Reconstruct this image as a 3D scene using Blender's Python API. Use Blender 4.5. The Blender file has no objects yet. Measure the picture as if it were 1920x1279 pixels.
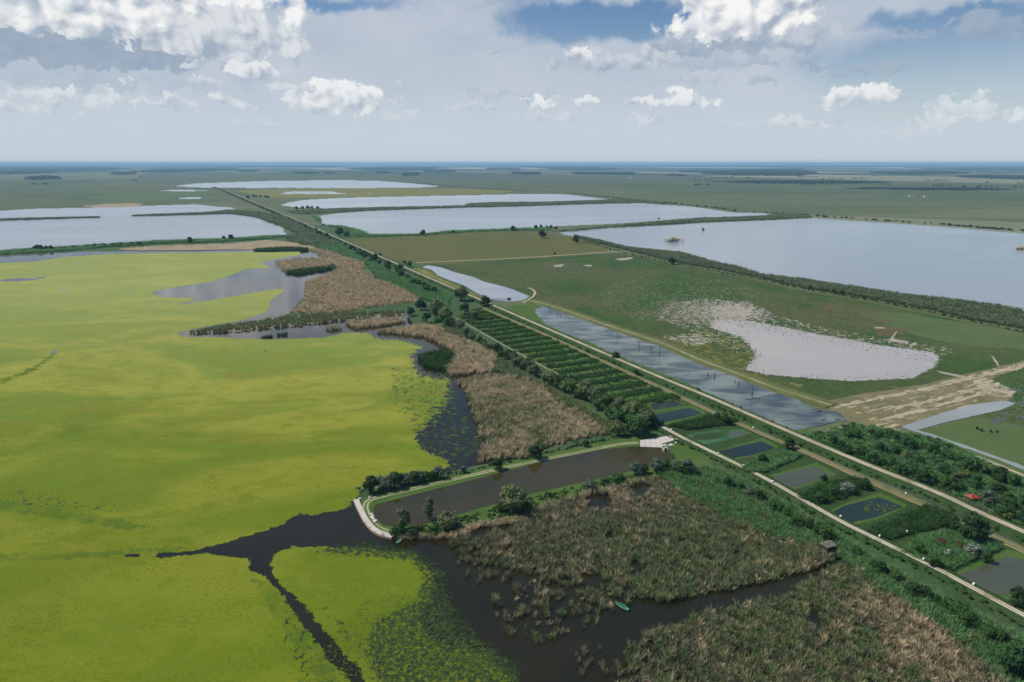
import bpy, math, random
import numpy as np
from mathutils import Vector, geometry
random.seed(7)
RNG = np.random.default_rng(11)
S = bpy.context.scene
COL = S.collection

# ------------------------------------------------------------------ camera
CAM_H = 120.0
F = 1280.0                                  # focal length in pixels of the 1920 px wide photograph
PITCH = math.atan((639.5 - 305.6) / F)
cam_d = bpy.data.cameras.new('camera')
cam_d.sensor_width = 36.0
cam_d.lens = 24.0
cam_d.clip_start = 0.5
cam_d.clip_end = 400000.0
cam = bpy.data.objects.new('camera', cam_d)
cam.location = (0, 0, CAM_H)
cam.rotation_euler = (math.radians(90) - PITCH, 0, 0)
COL.objects.link(cam)
S.camera = cam

# ------------------------------------------------------------------ render
S.view_settings.view_transform = 'Standard'
S.view_settings.look = 'None'
S.view_settings.gamma = 1.0
S.view_settings.exposure = 0.0
S.view_settings.use_curve_mapping = False
S.render.engine = 'CYCLES'
S.cycles.use_denoising = True
S.cycles.max_bounces = 5
S.cycles.diffuse_bounces = 2
S.cycles.glossy_bounces = 2
S.cycles.transmission_bounces = 2
S.cycles.volume_bounces = 0
S.cycles.transparent_max_bounces = 4
S.cycles.sample_clamp_indirect = 4.0

# ------------------------------------------------------------------ sun and sky
SUN_AZ = math.radians(-78.0)                # clockwise from the view direction: high on the left
SUN_EL = math.radians(52.0)
sun_d = bpy.data.lights.new('sun', 'SUN')
sun_d.energy = 4.7
sun_d.angle = math.radians(0.53)
sun_d.color = (1.0, 0.95, 0.87)
sun = bpy.data.objects.new('sun', sun_d)
sdir = Vector((math.sin(SUN_AZ) * math.cos(SUN_EL), math.cos(SUN_AZ) * math.cos(SUN_EL), math.sin(SUN_EL)))
sun.rotation_euler = (-sdir).to_track_quat('-Z', 'Y').to_euler()
sun.location = (0, 0, 300)
COL.objects.link(sun)


def px_dir(x, y):
    u, v = x - 960.0, y - 639.5
    c, s = math.cos(PITCH), math.sin(PITCH)
    return np.array([u, F * c - v * s, -F * s - v * c])


class NB:
    """small node builder"""
    def __init__(self, tree):
        self.t = tree
    def new(self, kind, **kw):
        n = self.t.nodes.new(kind)
        for k, v in kw.items():
            setattr(n, k, v)
        return n
    def put(self, sock, v):
        if isinstance(v, bpy.types.NodeSocket):
            self.t.links.new(v, sock)
        elif v is not None:
            sock.default_value = v
    def m(self, op, a, b=None, c=None, clamp=False):
        n = self.new('ShaderNodeMath', operation=op, use_clamp=clamp)
        for s_, v in zip(n.inputs, (a, b, c)):
            self.put(s_, v)
        return n.outputs[0]
    def v(self, op, a, b=None, out=0):
        n = self.new('ShaderNodeVectorMath', operation=op)
        self.put(n.inputs[0], a)
        if b is not None:
            self.put(n.inputs[1], b)
        return n.outputs[out]
    def mix(self, f, a, b):
        n = self.new('ShaderNodeMix', data_type='RGBA')
        self.put(n.inputs[0], f)
        self.put(n.inputs[6], a if isinstance(a, bpy.types.NodeSocket) else (*a[:3], 1))
        self.put(n.inputs[7], b if isinstance(b, bpy.types.NodeSocket) else (*b[:3], 1))
        return n.outputs[2]
    def fmix(self, f, a, b):
        n = self.new('ShaderNodeMix', data_type='FLOAT')
        self.put(n.inputs[0], f); self.put(n.inputs[2], a); self.put(n.inputs[3], b)
        return n.outputs[0]
    def step(self, x, a, b, lo=0.0, hi=1.0):
        n = self.new('ShaderNodeMapRange', interpolation_type='SMOOTHSTEP')
        self.put(n.inputs[0], x)
        for i, q in enumerate((a, b, lo, hi)):
            self.put(n.inputs[1 + i], q)
        return n.outputs[0]
    def noise(self, vec, scale, detail=4.0, rough=0.55, dist=0.0, out=0):
        n = self.new('ShaderNodeTexNoise')
        self.put(n.inputs['Vector'], vec)
        n.inputs['Scale'].default_value = scale
        n.inputs['Detail'].default_value = detail
        n.inputs['Roughness'].default_value = rough
        n.inputs['Distortion'].default_value = dist
        return n.outputs[out]
    def xyz(self, v):
        n = self.new('ShaderNodeSeparateXYZ')
        self.put(n.inputs[0], v)
        return n.outputs
    def comb(self, x, y, z=0.0):
        n = self.new('ShaderNodeCombineXYZ')
        for s_, q in zip(n.inputs, (x, y, z)):
            self.put(s_, q)
        return n.outputs[0]


world = bpy.data.worlds.new('World')
S.world = world
world.use_nodes = True
wt = world.node_tree
wt.nodes.clear()
w = NB(wt)
SKY_STR = 0.1
tc = w.new('ShaderNodeTexCoord')
gx, gy, gz = w.xyz(tc.outputs['Generated'])
gzc = w.m('MAXIMUM', gz, 0.004)
dirn = w.v('NORMALIZE', w.comb(gx, gy, gzc))
sky = w.new('ShaderNodeTexSky', sky_type='NISHITA')
sky.sun_disc = False
sky.sun_elevation = SUN_EL
sky.sun_rotation = SUN_AZ
sky.altitude = 100
sky.air_density = 1.0
sky.dust_density = 0.6
sky.ozone_density = 2.0
w.put(sky.inputs['Vector'], dirn)
RAD = 1.0 / 1280.0                           # cloud coordinates count in steps of 1/1280 rad
az = w.m('DIVIDE', w.m('ARCTAN2', gx, gy), RAD)
el = w.m('DIVIDE', w.m('ARCSINE', w.xyz(dirn)[2]), RAD)
P = w.comb(az, el)


def azel(x, y):
    d = px_dir(x, y)
    d = d / np.linalg.norm(d)
    return math.atan2(d[0], d[1]) / RAD, math.asin(d[2]) / RAD


def W(c, k=1.0 / SKY_STR):
    return tuple(q * k for q in c)

# clear blue, deepened a little above the haze of the plain
blue = w.mix(w.step(el, 60.0, 420.0, 0.15, 0.72), sky.outputs[0], W((0.035, 0.16, 0.40)))
# thin high veil: long streaks
wob = w.v('MULTIPLY', w.v('SUBTRACT', w.noise(P, 1 / 70.0, 4.0, 0.6, 0.0, out=1), (0.5, 0.5, 0.5)), (150.0, 60.0, 0.0))
PW = w.v('ADD', P, wob)
vp = w.v('MULTIPLY', P, (0.35, 1.0, 1.0))
n_v = w.noise(vp, 1 / 150.0, 6.0, 0.55, 0.6)
n_v2 = w.noise(w.v('ADD', vp, (900.0, 300.0, 5.0)), 1 / 420.0, 3.0, 0.5, 0.3)
veil = w.m('ADD', w.m('MULTIPLY', n_v, 0.8), w.m('MULTIPLY', n_v2, 0.9))
# the photograph's open blue places: upper middle-right, right edge
HOLES = [(1120, 36, 300, 62, 0.85), (1860, 140, 420, 120, 0.85), (1830, 28, 260, 34, 0.60), (600, 0, 500, 26, 0.42), (400, 5, 120, 22, 0.35),
         (840, 45, 80, 14, 0.2), (60, 130, 190, 34, 0.18), (1100, 5, 420, 20, 0.45), (700, 130, 90, 12, 0.14), (1500, 205, 160, 22, 0.12)]
hole = None
for (hx, hy, hw, hh, hk) in HOLES:
    a0, e0 = azel(hx, hy)
    q = w.v('MULTIPLY', w.v('SUBTRACT', PW, (a0, e0, 0.0)), (1.0 / hw, 1.0 / hh, 0.0))
    g = w.m('MULTIPLY', w.step(w.v('LENGTH', q, out=1), 1.0, 0.0), hk)
    hole = g if hole is None else w.m('MAXIMUM', hole, g)
veil = w.m('SUBTRACT', veil, hole)
vm = w.m('MULTIPLY', w.step(veil, 0.36, 0.70, 0.0, 0.96), w.step(el, 265.0, 470.0, 1.0, 0.10))
vt = w.noise(w.v('MULTIPLY', P, (0.5, 1.0, 1.0)), 1 / 90.0, 5.0, 0.6)
vcol = w.mix(vt, W((0.36, 0.43, 0.54)), W((0.62, 0.665, 0.735)))
col = w.mix(vm, blue, vcol)
# pale air above the horizon
hz = w.m('POWER', w.step(el, 260.0, 0.0), 1.3)
col = w.mix(w.m('MULTIPLY', hz, 0.92), col, W((0.57, 0.65, 0.715)))

# cumulus: (centre x, base y, half width, height, lit 0..1, opacity)
CUM = [
    (150, 100, 340, 220, 0.95, 1.0), (395, 125, 150, 150, 0.70, 0.9), (100, 138, 280, 100, 0.10, 0.95), (120, 172, 280, 60, 0.22, 0.5),
    (66, 48, 66, 46, 0.12, 0.8), (315, 40, 90, 75, 0.14, 0.8),
    (235, 160, 60, 26, 0.9, 0.9), (52, 214, 60, 34, 0.85, 0.8), (72, 158, 26, 24, 0.6, 0.7), (165, 204, 80, 40, 0.85, 0.8),
    (292, 206, 60, 26, 0.8, 0.8), (470, 146, 52, 34, 0.85, 0.85), (385, 170, 40, 30, 0.65, 0.7), (366, 130, 30, 24, 0.6, 0.6),
    (440, 204, 44, 34, 0.85, 0.8), (585, 188, 70, 42, 0.7, 0.8), (640, 216, 110, 78, 0.97, 1.0), (590, 208, 60, 24, 0.85, 0.9),
    (740, 222, 50, 22, 0.7, 0.6), (880, 208, 60, 22, 0.6, 0.6), (925, 104, 24, 10, 0.05, 0.8), (960, 182, 90, 26, 0.4, 0.55),
    (1020, 200, 44, 30, 0.95, 1.0), (1108, 198, 40, 20, 0.9, 1.0), (1204, 204, 44, 30, 0.9, 0.95), (1140, 138, 130, 48, 0.5, 0.85),
    (1090, 124, 44, 34, 0.85, 0.9), (1212, 110, 26, 26, 0.5, 0.8), (1215, 232, 50, 22, 0.75, 0.8), (1298, 206, 56, 42, 0.97, 1.0),
    (1030, 232, 70, 28, 0.7, 0.7), (1385, 104, 120, 190, 1.0, 1.0), (1440, 50, 95, 110, 0.98, 1.0), (1375, 112, 125, 70, 0.16, 0.8), (1320, 138, 70, 40, 0.25, 0.6),
    (1425, 128, 60, 22, 0.15, 0.6), (1470, 90, 80, 50, 0.45, 0.7), (1600, 200, 64, 40, 0.98, 1.0), (1512, 238, 44, 26, 0.85, 0.85),
    (1560, 228, 60, 30, 0.4, 0.5), (1810, 222, 50, 44, 0.85, 0.9), (1870, 230, 90, 34, 0.95, 1.0), (1740, 242, 46, 18, 0.8, 0.8),
    (1828, 48, 40, 26, 0.14, 0.8), (1858, 78, 44, 52, 0.12, 0.85), (1640, 140, 50, 26, 0.15, 0.8), (1530, 128, 28, 16, 0.1, 0.8),
    (1572, 144, 24, 12, 0.1, 0.7), (1425, 160, 28, 18, 0.2, 0.7), (1706, 70, 30, 14, 0.12, 0.7), (1285, 160, 50, 14, 0.25, 0.5),
    (1680, 255, 90, 16, 0.7, 0.6), (500, 236, 120, 14, 0.7, 0.5), (1120, 246, 70, 12, 0.7, 0.5), (1390, 240, 60, 12, 0.7, 0.45)]
n1 = w.noise(P, 1 / 42.0, 7.0, 0.52, 0.3)
n1b = w.noise(w.v('ADD', P, (-9.0, 11.0, 0.0)), 1 / 42.0, 5.0, 0.45, 0.3)
nbig = w.noise(w.v('ADD', P, (50.0, 10.0, 70.0)), 1 / 80.0, 3.0, 0.5)
PC = w.v('ADD', P, w.v('MULTIPLY', w.v('SUBTRACT', w.noise(P, 1 / 26.0, 5.0, 0.62, 0.0, out=1), (0.5, 0.5, 0.5)), (95.0, 62.0, 0.0)))
best, lit, tt, op = -5.0, 0.5, 0.5, 0.0
for (cx, cb, hw, h, li, oq) in CUM:
    a0, e0 = azel(cx, cb)
    h *= 0.5
    rel = w.v('SUBTRACT', PC, (a0, e0 + h * 0.55, 0.0))
    q = w.v('MULTIPLY', rel, (1.0 / hw, 1.0 / h, 0.0))
    qy = w.xyz(q)[1]
    below = w.m('MULTIPLY', w.m('MINIMUM', qy, 0.0), 1.1)
    dd = w.m('SUBTRACT', 1.0, w.v('LENGTH', w.v('ADD', q, w.comb(0.0, below)), out=1))
    if hw > 90 and h > 30 and li > 0.6:
        dd = w.m('MULTIPLY', dd, 2.0)
    sel = w.m('GREATER_THAN', dd, best)
    best = w.m('MAXIMUM', dd, best)
    lit = w.fmix(sel, lit, li)
    tt = w.fmix(sel, tt, qy)
    op = w.fmix(sel, op, oq)
f = w.m('ADD', w.m('ADD', best, w.m('MULTIPLY', w.m('SUBTRACT', n1, 0.50), 2.3)), w.m('MULTIPLY', w.m('SUBTRACT', nbig, 0.5), 1.0))
cm = w.m('MULTIPLY', w.step(f, -0.06, 0.36), op)
relief = w.m('MULTIPLY', w.m('SUBTRACT', n1, n1b), 3.6)
sh = w.m('ADD', w.m('ADD', 0.62, w.m('MULTIPLY', tt, 0.70)), relief, clamp=True)
sh = w.m('MULTIPLY', w.m('ADD', w.m('MULTIPLY', sh, 0.85), 0.15), lit)
cc = w.mix(sh, W((0.27, 0.36, 0.48)), W((0.93, 0.93, 0.92)))
# far cumulus sink into the pale air
cc = w.mix(w.m('MULTIPLY', w.step(el, 180.0, 20.0), 0.75), cc, W((0.56, 0.635, 0.70)))
# broken cloud goes on above and behind the frame, same air and same cloud
over = w.noise(tc.outputs['Generated'], 3.2, 5.0, 0.55, 0.4)
oc = w.m('MULTIPLY', w.step(over, 0.54, 0.68), w.step(el, 620.0, 900.0, 0.0, 0.7))
col = w.mix(oc, col, W((0.50, 0.55, 0.62)))


def background(c):
    q = w.new('ShaderNodeBackground')
    w.put(q.inputs[0], c)
    q.inputs[1].default_value = SKY_STR
    return q.outputs[0]


def shmix(f, a_, b_):
    q = w.new('ShaderNodeMixShader')
    w.put(q.inputs[0], f)
    wt.links.new(a_, q.inputs[1]); wt.links.new(b_, q.inputs[2])
    return q.outputs[0]
bgA = background(col)
inner = shmix(cm, bgA, background(cc))
# the cumulus stand in one sector of the sky; elsewhere that part of the sky need not be worked out
gate = w.m('MULTIPLY', w.m('LESS_THAN', w.m('ABSOLUTE', az), 1400.0), w.m('LESS_THAN', el, 420.0))
final = shmix(gate, bgA, inner)
wo = w.new('ShaderNodeOutputWorld')
wt.links.new(final, wo.inputs[0])
world.cycles.sampling_method = 'MANUAL'
world.cycles.sample_map_resolution = 512

# ------------------------------------------------------------------ plan geometry helpers


def G(x, y, z=0.0):
    """ground point seen at pixel x, y (accepts arrays)"""
    x = np.asarray(x, float); y = np.asarray(y, float)
    u, v = x - 960.0, y - 639.5
    c, s = math.cos(PITCH), math.sin(PITCH)
    dx, dy, dz = u, F * c - v * s, -F * s - v * c
    t = (z - CAM_H) / dz
    return np.stack([dx * t, dy * t], -1)


def ppm(x, y):
    """pixels per metre across the view at that ground point"""
    g = G(x, y)
    return F / (g[1] * math.cos(PITCH) + CAM_H * math.sin(PITCH))


def gp(pts, z=0.0):
    a = np.array(pts, float)
    return G(a[:, 0], a[:, 1], z)


_perm = np.random.default_rng(5).permutation(4096)
_grad = np.random.default_rng(6).uniform(0, 2 * math.pi, 4096)


def perlin(x, y, seed=0):
    xi = np.floor(x).astype(np.int64); yi = np.floor(y).astype(np.int64)
    fx = x - xi; fy = y - yi
    u = fx * fx * fx * (fx * (fx * 6 - 15) + 10); v = fy * fy * fy * (fy * (fy * 6 - 15) + 10)
    def g(ix, iy, dx, dy):
        h = _perm[(_perm[(ix + seed * 131) & 4095] + iy) & 4095]
        a = _grad[h]
        return np.cos(a) * dx + np.sin(a) * dy
    a = g(xi, yi, fx, fy); b = g(xi + 1, yi, fx - 1, fy)
    c = g(xi, yi + 1, fx, fy - 1); d = g(xi + 1, yi + 1, fx - 1, fy - 1)
    return (a * (1 - u) + b * u) * (1 - v) + (c * (1 - u) + d * u) * v * 1.0


def fbm(x, y, octaves=5, seed=0, rough=0.55):
    s, a, n = 0.0, 1.0, 0.0
    for o in range(octaves):
        s = s + a * perlin(x * 2 ** o + 17.3 * o, y * 2 ** o - 9.1 * o, seed + o)
        n += a; a *= rough
    return s / n * 1.6                       # roughly -1..1


def sdist(pts, poly):
    """signed distance, positive inside, points (N,2), polygon (M,2)"""
    n = len(poly)
    best = np.full(len(pts), 1e18)
    inside = np.zeros(len(pts), bool)
    x, y = pts[:, 0], pts[:, 1]
    for i in range(n):
        ax, ay = poly[i]; bx, by = poly[(i + 1) % n]
        ex, ey = bx - ax, by - ay
        L = ex * ex + ey * ey + 1e-12
        t = np.clip(((x - ax) * ex + (y - ay) * ey) / L, 0, 1)
        dx = x - ax - t * ex; dy = y - ay - t * ey
        best = np.minimum(best, dx * dx + dy * dy)
        cond = (ay > y) != (by > y)
        with np.errstate(divide='ignore', invalid='ignore'):
            xc = ex * (y - ay) / (by - ay if by != ay else 1e-12) + ax
        inside ^= cond & (x < xc)
    d = np.sqrt(best)
    return np.where(inside, d, -d)


def field(pts, polys, holes=()):
    """signed distance to a union of ground polygons minus holes"""
    s = np.full(len(pts), -1e18)
    for p in polys:
        s = np.maximum(s, sdist(pts, p))
    for p in holes:
        s = np.minimum(s, -sdist(pts, p))
    return s


def rng_px(pts):
    """metres that one picture pixel spans at the ground points"""
    return (pts[:, 1] * math.cos(PITCH) + CAM_H * math.sin(PITCH)) / F


def meta(o, label=None, cat=None, group=None, kind=None):
    if label: o['label'] = label
    if cat: o['category'] = cat
    if group: o['group'] = group
    if kind: o['kind'] = kind
    return o


def add(name, mesh, parent=None):
    o = bpy.data.objects.new(name, mesh)
    COL.objects.link(o)
    if parent is not None:
        o.parent = parent
    return o


def mesh_np(name, verts, faces, mat, smooth=False):
    me = bpy.data.meshes.new(name)
    me.from_pydata([tuple(v) for v in verts] if not isinstance(verts, np.ndarray) else verts.tolist(), [], faces if isinstance(faces, list) else faces.tolist())
    if mat: me.materials.append(mat)
    if smooth:
        me.polygons.foreach_set('use_smooth', [True] * len(me.polygons))
    me.update()
    return me


def region(name, polys, z, mat, label, cat, kind='structure', holes=(), amp=2.5, scale=12.0, amp_fn=None, seed=1,
           step=1.0, octaves=6, group=None, extra=None, rough=0.6, coarse=5.0, cap=None, grain=None):
    """a flat patch of ground, water or plants whose outline frays like the real one; amp in picture pixels"""
    allp = np.concatenate([np.array(p, float) for p in polys])
    x0, y0 = allp.min(0) - 14; x1, y1 = allp.max(0) + 14
    x0, x1 = max(x0, -420), min(x1, 2340); y0, y1 = max(y0, 309.0), min(y1, 1480)
    wp = [gp(p) for p in polys]; wh = [gp(p) for p in holes]
    nx, ny = int((x1 - x0) / coarse) + 2, int((y1 - y0) / coarse) + 2
    cx = x0 + np.arange(nx) * coarse; cy = y0 + np.arange(ny) * coarse
    X, Y = np.meshgrid(cx, cy)
    pts = G(X.ravel(), Y.ravel())
    sd = (field(pts, wp, wh) / rng_px(pts)).reshape(ny, nx)
    if cap is not None:
        sd = np.minimum(sd, cap)
    am = np.full(sd.shape, float(amp))
    if amp_fn is not None:
        am = amp_fn(X, Y, am)
    ex = np.zeros(sd.shape) if extra is None else extra(X, Y)
    fx = np.arange(x0, cx[-1] - 0.01, step) + step / 2; fy = np.arange(y0, cy[-1] - 0.01, step) + step / 2
    ix = ((fx - x0) / coarse).astype(int).clip(0, nx - 2); tx = (fx - cx[ix]) / coarse
    iy = ((fy - y0) / coarse).astype(int).clip(0, ny - 2); ty = (fy - cy[iy]) / coarse
    if grain is not None:
        e0, e1 = G(*grain[0]), G(*grain[1])
        gv = (e1 - e0) / np.linalg.norm(e1 - e0); gn = np.array([-gv[1], gv[0]])
    V, Fc = [], []
    wfx = tx
    for r in range(len(fy)):
        j, t = iy[r], ty[r]
        def lerp(A):
            a = A[j] * (1 - t) + A[j + 1] * t
            return a[ix] * (1 - wfx) + a[ix + 1] * wfx
        s, a_ = lerp(sd + ex), lerp(am)
        need = np.abs(s) < a_ * 1.3
        m = s > 0
        if need.any():
            g = G(fx[need], np.full(need.sum(), fy[r]))
            if grain is not None:
                ga_ = g @ gv / 6.0; gb_ = g @ gn
                g = np.stack([ga_, gb_], -1)
            m[need] = (s[need] + a_[need] * fbm(g[:, 0] / scale, g[:, 1] / scale, octaves, seed, rough)) > 0
        if not m.any():
            continue
        e = np.flatnonzero(np.diff(np.concatenate([[0], m.astype(np.int8), [0]])))
        st, en = e[::2], e[1::2]
        xa = fx[st] - step / 2; xb = fx[en - 1] + step / 2
        yt, yb = fy[r] - step / 2, fy[r] + step / 2
        a = G(xa, np.full(len(xa), yb)); b = G(xb, np.full(len(xa), yb))
        c = G(xb, np.full(len(xa), yt)); d = G(xa, np.full(len(xa), yt))
        q = np.stack([a, b, c, d], 1).reshape(-1, 2)
        base = sum(len(v) for v in V)
        V.append(q)
        Fc.append(np.arange(len(xa) * 4).reshape(-1, 4) + base)
    if not V:
        return None
    V = np.concatenate(V); Fc = np.concatenate(Fc)
    V = np.concatenate([V, np.full((len(V), 1), z)], 1)
    o = add(name, mesh_np(name, V, Fc, mat))
    return meta(o, label, cat, group, kind)


def flat(name, pts, z, mat, label=None, cat=None, kind='structure', parent=None, thick=0.0):
    g = gp(pts)
    tri = geometry.tessellate_polygon([[Vector((p[0], p[1], 0)) for p in g]])
    n = len(g)
    V = [(p[0], p[1], z) for p in g]
    Fc = [t for t in map(tuple, tri)]
    out = []
    for t in Fc:
        a, b, c = (Vector(V[i]) for i in t)
        out.append(t if (b - a).cross(c - a).z > 0 else (t[0], t[2], t[1]))
    if thick:
        V += [(p[0], p[1], z - thick) for p in g]
        for i in range(n):
            j = (i + 1) % n
            out.append((i, i + n, j + n, j))
    o = add(name, mesh_np(name, V, out, mat), parent)
    return meta(o, label, cat, None, kind)


def smooth_path(pts, it=2):
    p = gp(pts)
    for _ in range(it):
        q = [p[0]]
        for a, b in zip(p[:-1], p[1:]):
            q += [a * 0.75 + b * 0.25, a * 0.25 + b * 0.75]
        q.append(p[-1])
        p = np.array(q)
    return p


def resample(p, stepf):
    seg = np.linalg.norm(np.diff(p, axis=0), axis=1)
    L = np.concatenate([[0], np.cumsum(seg)])
    s = [0.0]
    while s[-1] < L[-1]:
        x = np.interp(s[-1], L, p[:, 1])
        s.append(s[-1] + max(0.8, stepf * abs(x) / 100.0))
    s[-1] = L[-1]
    s = np.array(s)
    return np.stack([np.interp(s, L, p[:, 0]), np.interp(s, L, p[:, 1])], 1), s


def ribbon(name, pts, profile, mat, label=None, cat=None, kind='structure', stepf=1.0, wob=0.0, seed=3, parent=None, uv=True, it=2):
    """sweep a cross section [(offset, z), ...] along a ground path given in picture pixels"""
    p, s = resample(smooth_path(pts, it), stepf)
    t = np.gradient(p, axis=0); t /= np.linalg.norm(t, axis=1)[:, None] + 1e-9
    nrm = np.stack([-t[:, 1], t[:, 0]], 1)
    k = len(profile)
    V, Fc, U = [], [], []
    n = len(p)
    rows = []
    for j, (o_, z) in enumerate(profile):
        ww = np.zeros(n)
        if wob:
            ww = wob * fbm(s / 5.0 + 31 * j, np.full(n, 7.7 * j), 4, seed)
        q = p + nrm * (o_ + ww)[:, None]
        rows.append(np.concatenate([q, np.full((n, 1), z)], 1))
    V = np.stack(rows, 1).reshape(-1, 3)
    i = np.arange(n - 1)[:, None] * k + np.arange(k - 1)[None, :]
    i = i.ravel()
    Fc = np.stack([i, i + 1, i + k + 1, i + k], 1)[:, ::-1]
    # make normals face up
    a, b, c = V[Fc[0][0]], V[Fc[0][1]], V[Fc[0][2]]
    if np.cross(b - a, c - a)[2] < 0:
        Fc = Fc[:, ::-1]
    me = mesh_np(name, V, Fc, mat)
    if uv:
        at = me.attributes.new('across', 'FLOAT', 'POINT')
        w0, w1 = profile[0][0], profile[-1][0]
        vals = np.tile(np.array([(o_ - w0) / ((w1 - w0) or 1.0) for o_, _ in profile]), n).astype(np.float32)
        at.data.foreach_set('value', vals)
    o = add(name, me, parent)
    return meta(o, label, cat, None, kind)

# ------------------------------------------------------------------ materials


def new_mat(name):
    m = bpy.data.materials.new(name)
    m.use_nodes = True
    nt = m.node_tree
    b = nt.nodes['Principled BSDF']
    return m, NB(nt), b


def soil(name, cols, s1=40.0, s2=2.0, rough=0.95, contrast=0.35, bump=0.0, bumpdist=0.3, spec=0.15, stretch=None, s0=None, sat2=None, wind=(0.40, 0.62)):
    """cols: three base colours mixed by a broad and a fine pattern; s1, s2, s0 in metres"""
    m, n, b = new_mat(name)
    geo = n.new('ShaderNodeNewGeometry')
    p = geo.outputs['Position']
    if stretch:
        p = n.v('MULTIPLY', p, stretch)
    a1 = n.step(n.noise(p, 1 / s1, 5.0, 0.6, 0.4), wind[0], wind[1])
    c = n.mix(a1, cols[0], cols[1])
    if s0:
        a0 = n.step(n.noise(n.v('ADD', p, (300, 70, 9)), 1 / s0, 4.0, 0.55, 0.3), 0.42, 0.6)
        c = n.mix(n.m('MULTIPLY', a0, 0.8), c, cols[3] if len(cols) > 3 else cols[2])
    a2 = n.step(n.noise(n.v('ADD', p, (11, 5, 2)), 1 / s2, 6.0, 0.7), 0.38, 0.66)
    c = n.mix(n.m('MULTIPLY', a2, contrast), c, cols[2])
    n.put(b.inputs['Base Color'], c)
    b.inputs['Roughness'].default_value = rough
    b.inputs['Specular IOR Level'].default_value = spec
    if bump:
        bn = n.new('ShaderNodeBump')
        bn.inputs['Strength'].default_value = bump
        bn.inputs['Distance'].default_value = bumpdist
        n.put(bn.inputs['Height'], n.noise(p, 1 / (s2 * 0.5), 6.0, 0.7))
        n.put(b.inputs['Normal'], bn.outputs[0])
    return m


def water(name, c1, c2, rough=0.08, s1=60.0, bump=0.02, wave=2.5, patch=None):
    m, n, b = new_mat(name)
    geo = n.new('ShaderNodeNewGeometry')
    p = geo.outputs['Position']
    a1 = n.step(n.noise(n.v('MULTIPLY', p, (0.5, 1.0, 1.0)), 1 / s1, 4.0, 0.55, 0.6), 0.36, 0.66)
    n.put(b.inputs['Base Color'], n.mix(a1, c1, c2))
    b.inputs['IOR'].default_value = 1.333
    r = n.fmix(n.step(n.noise(n.v('MULTIPLY', n.v('ADD', p, (40, 9, 1)), (0.3, 1.0, 1.0)), 1 / (s1 * 1.6), 4.0, 0.6, 0.8), 0.40, 0.62), rough, rough * 1.45)
    n.put(b.inputs['Roughness'], r)
    bn = n.new('ShaderNodeBump')
    bn.inputs['Strength'].default_value = 0.6
    bn.inputs['Distance'].default_value = bump
    n.put(bn.inputs['Height'], n.noise(n.v('MULTIPLY', p, (0.6, 1.0, 1.0)), 1 / wave, 3.0, 0.6))
    n.put(b.inputs['Normal'], bn.outputs[0])
    return m


def plain(name, c, rough=0.8, spec=0.3, var=0.25, s=1.5, bump=0.0):
    m, n, b = new_mat(name)
    geo = n.new('ShaderNodeNewGeometry')
    a = n.noise(geo.outputs['Position'], 1 / s, 5.0, 0.65)
    n.put(b.inputs['Base Color'], n.mix(n.step(a, 0.35, 0.65), tuple(q * (1 - var) for q in c), tuple(min(1, q * (1 + var)) for q in c)))
    b.inputs['Roughness'].default_value = rough
    b.inputs['Specular IOR Level'].default_value = spec
    return m


def leafy(name, c1, c2, c3, s=2.5, transl=0.25, big=30.0):
    """foliage or reed: colour varies from plant to plant and from place to place"""
    m, n, b = new_mat(name)
    geo = n.new('ShaderNodeNewGeometry')
    oi = n.new('ShaderNodeObjectInfo')
    a = n.noise(geo.outputs['Position'], 1 / s, 3.0, 0.6)
    c = n.mix(n.step(a, 0.36, 0.64), c1, c2)
    g = n.step(n.noise(geo.outputs['Position'], 1 / big, 3.0, 0.6), 0.42, 0.62)
    rr = n.m('ADD', n.m('MULTIPLY', oi.outputs['Random'], 0.6), n.m('MULTIPLY', g, 0.4))
    c = n.mix(n.m('MULTIPLY', rr, 0.85), c, c3)
    if 'reed' in name:
        r2 = n.m('FRACT', n.m('MULTIPLY', oi.outputs['Random'], 7.31))
        gain = n.m('ADD', 0.60, n.m('MULTIPLY', r2, 0.75))
        c = n.v('MULTIPLY', c, n.comb(gain, gain, gain))
    n.put(b.inputs['Base Color'], c)
    b.inputs['Roughness'].default_value = 0.75
    b.inputs['Specular IOR Level'].default_value = 0.15
    if transl:
        tr = n.new('ShaderNodeBsdfTranslucent')
        n.put(tr.inputs[0], c)
        mx = n.new('ShaderNodeMixShader')
        mx.inputs[0].default_value = transl
        out = m.node_tree.nodes['Material Output']
        m.node_tree.links.new(b.outputs[0], mx.inputs[1])
        m.node_tree.links.new(tr.outputs[0], mx.inputs[2])
        m.node_tree.links.new(mx.outputs[0], out.inputs[0])
    return m


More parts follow.
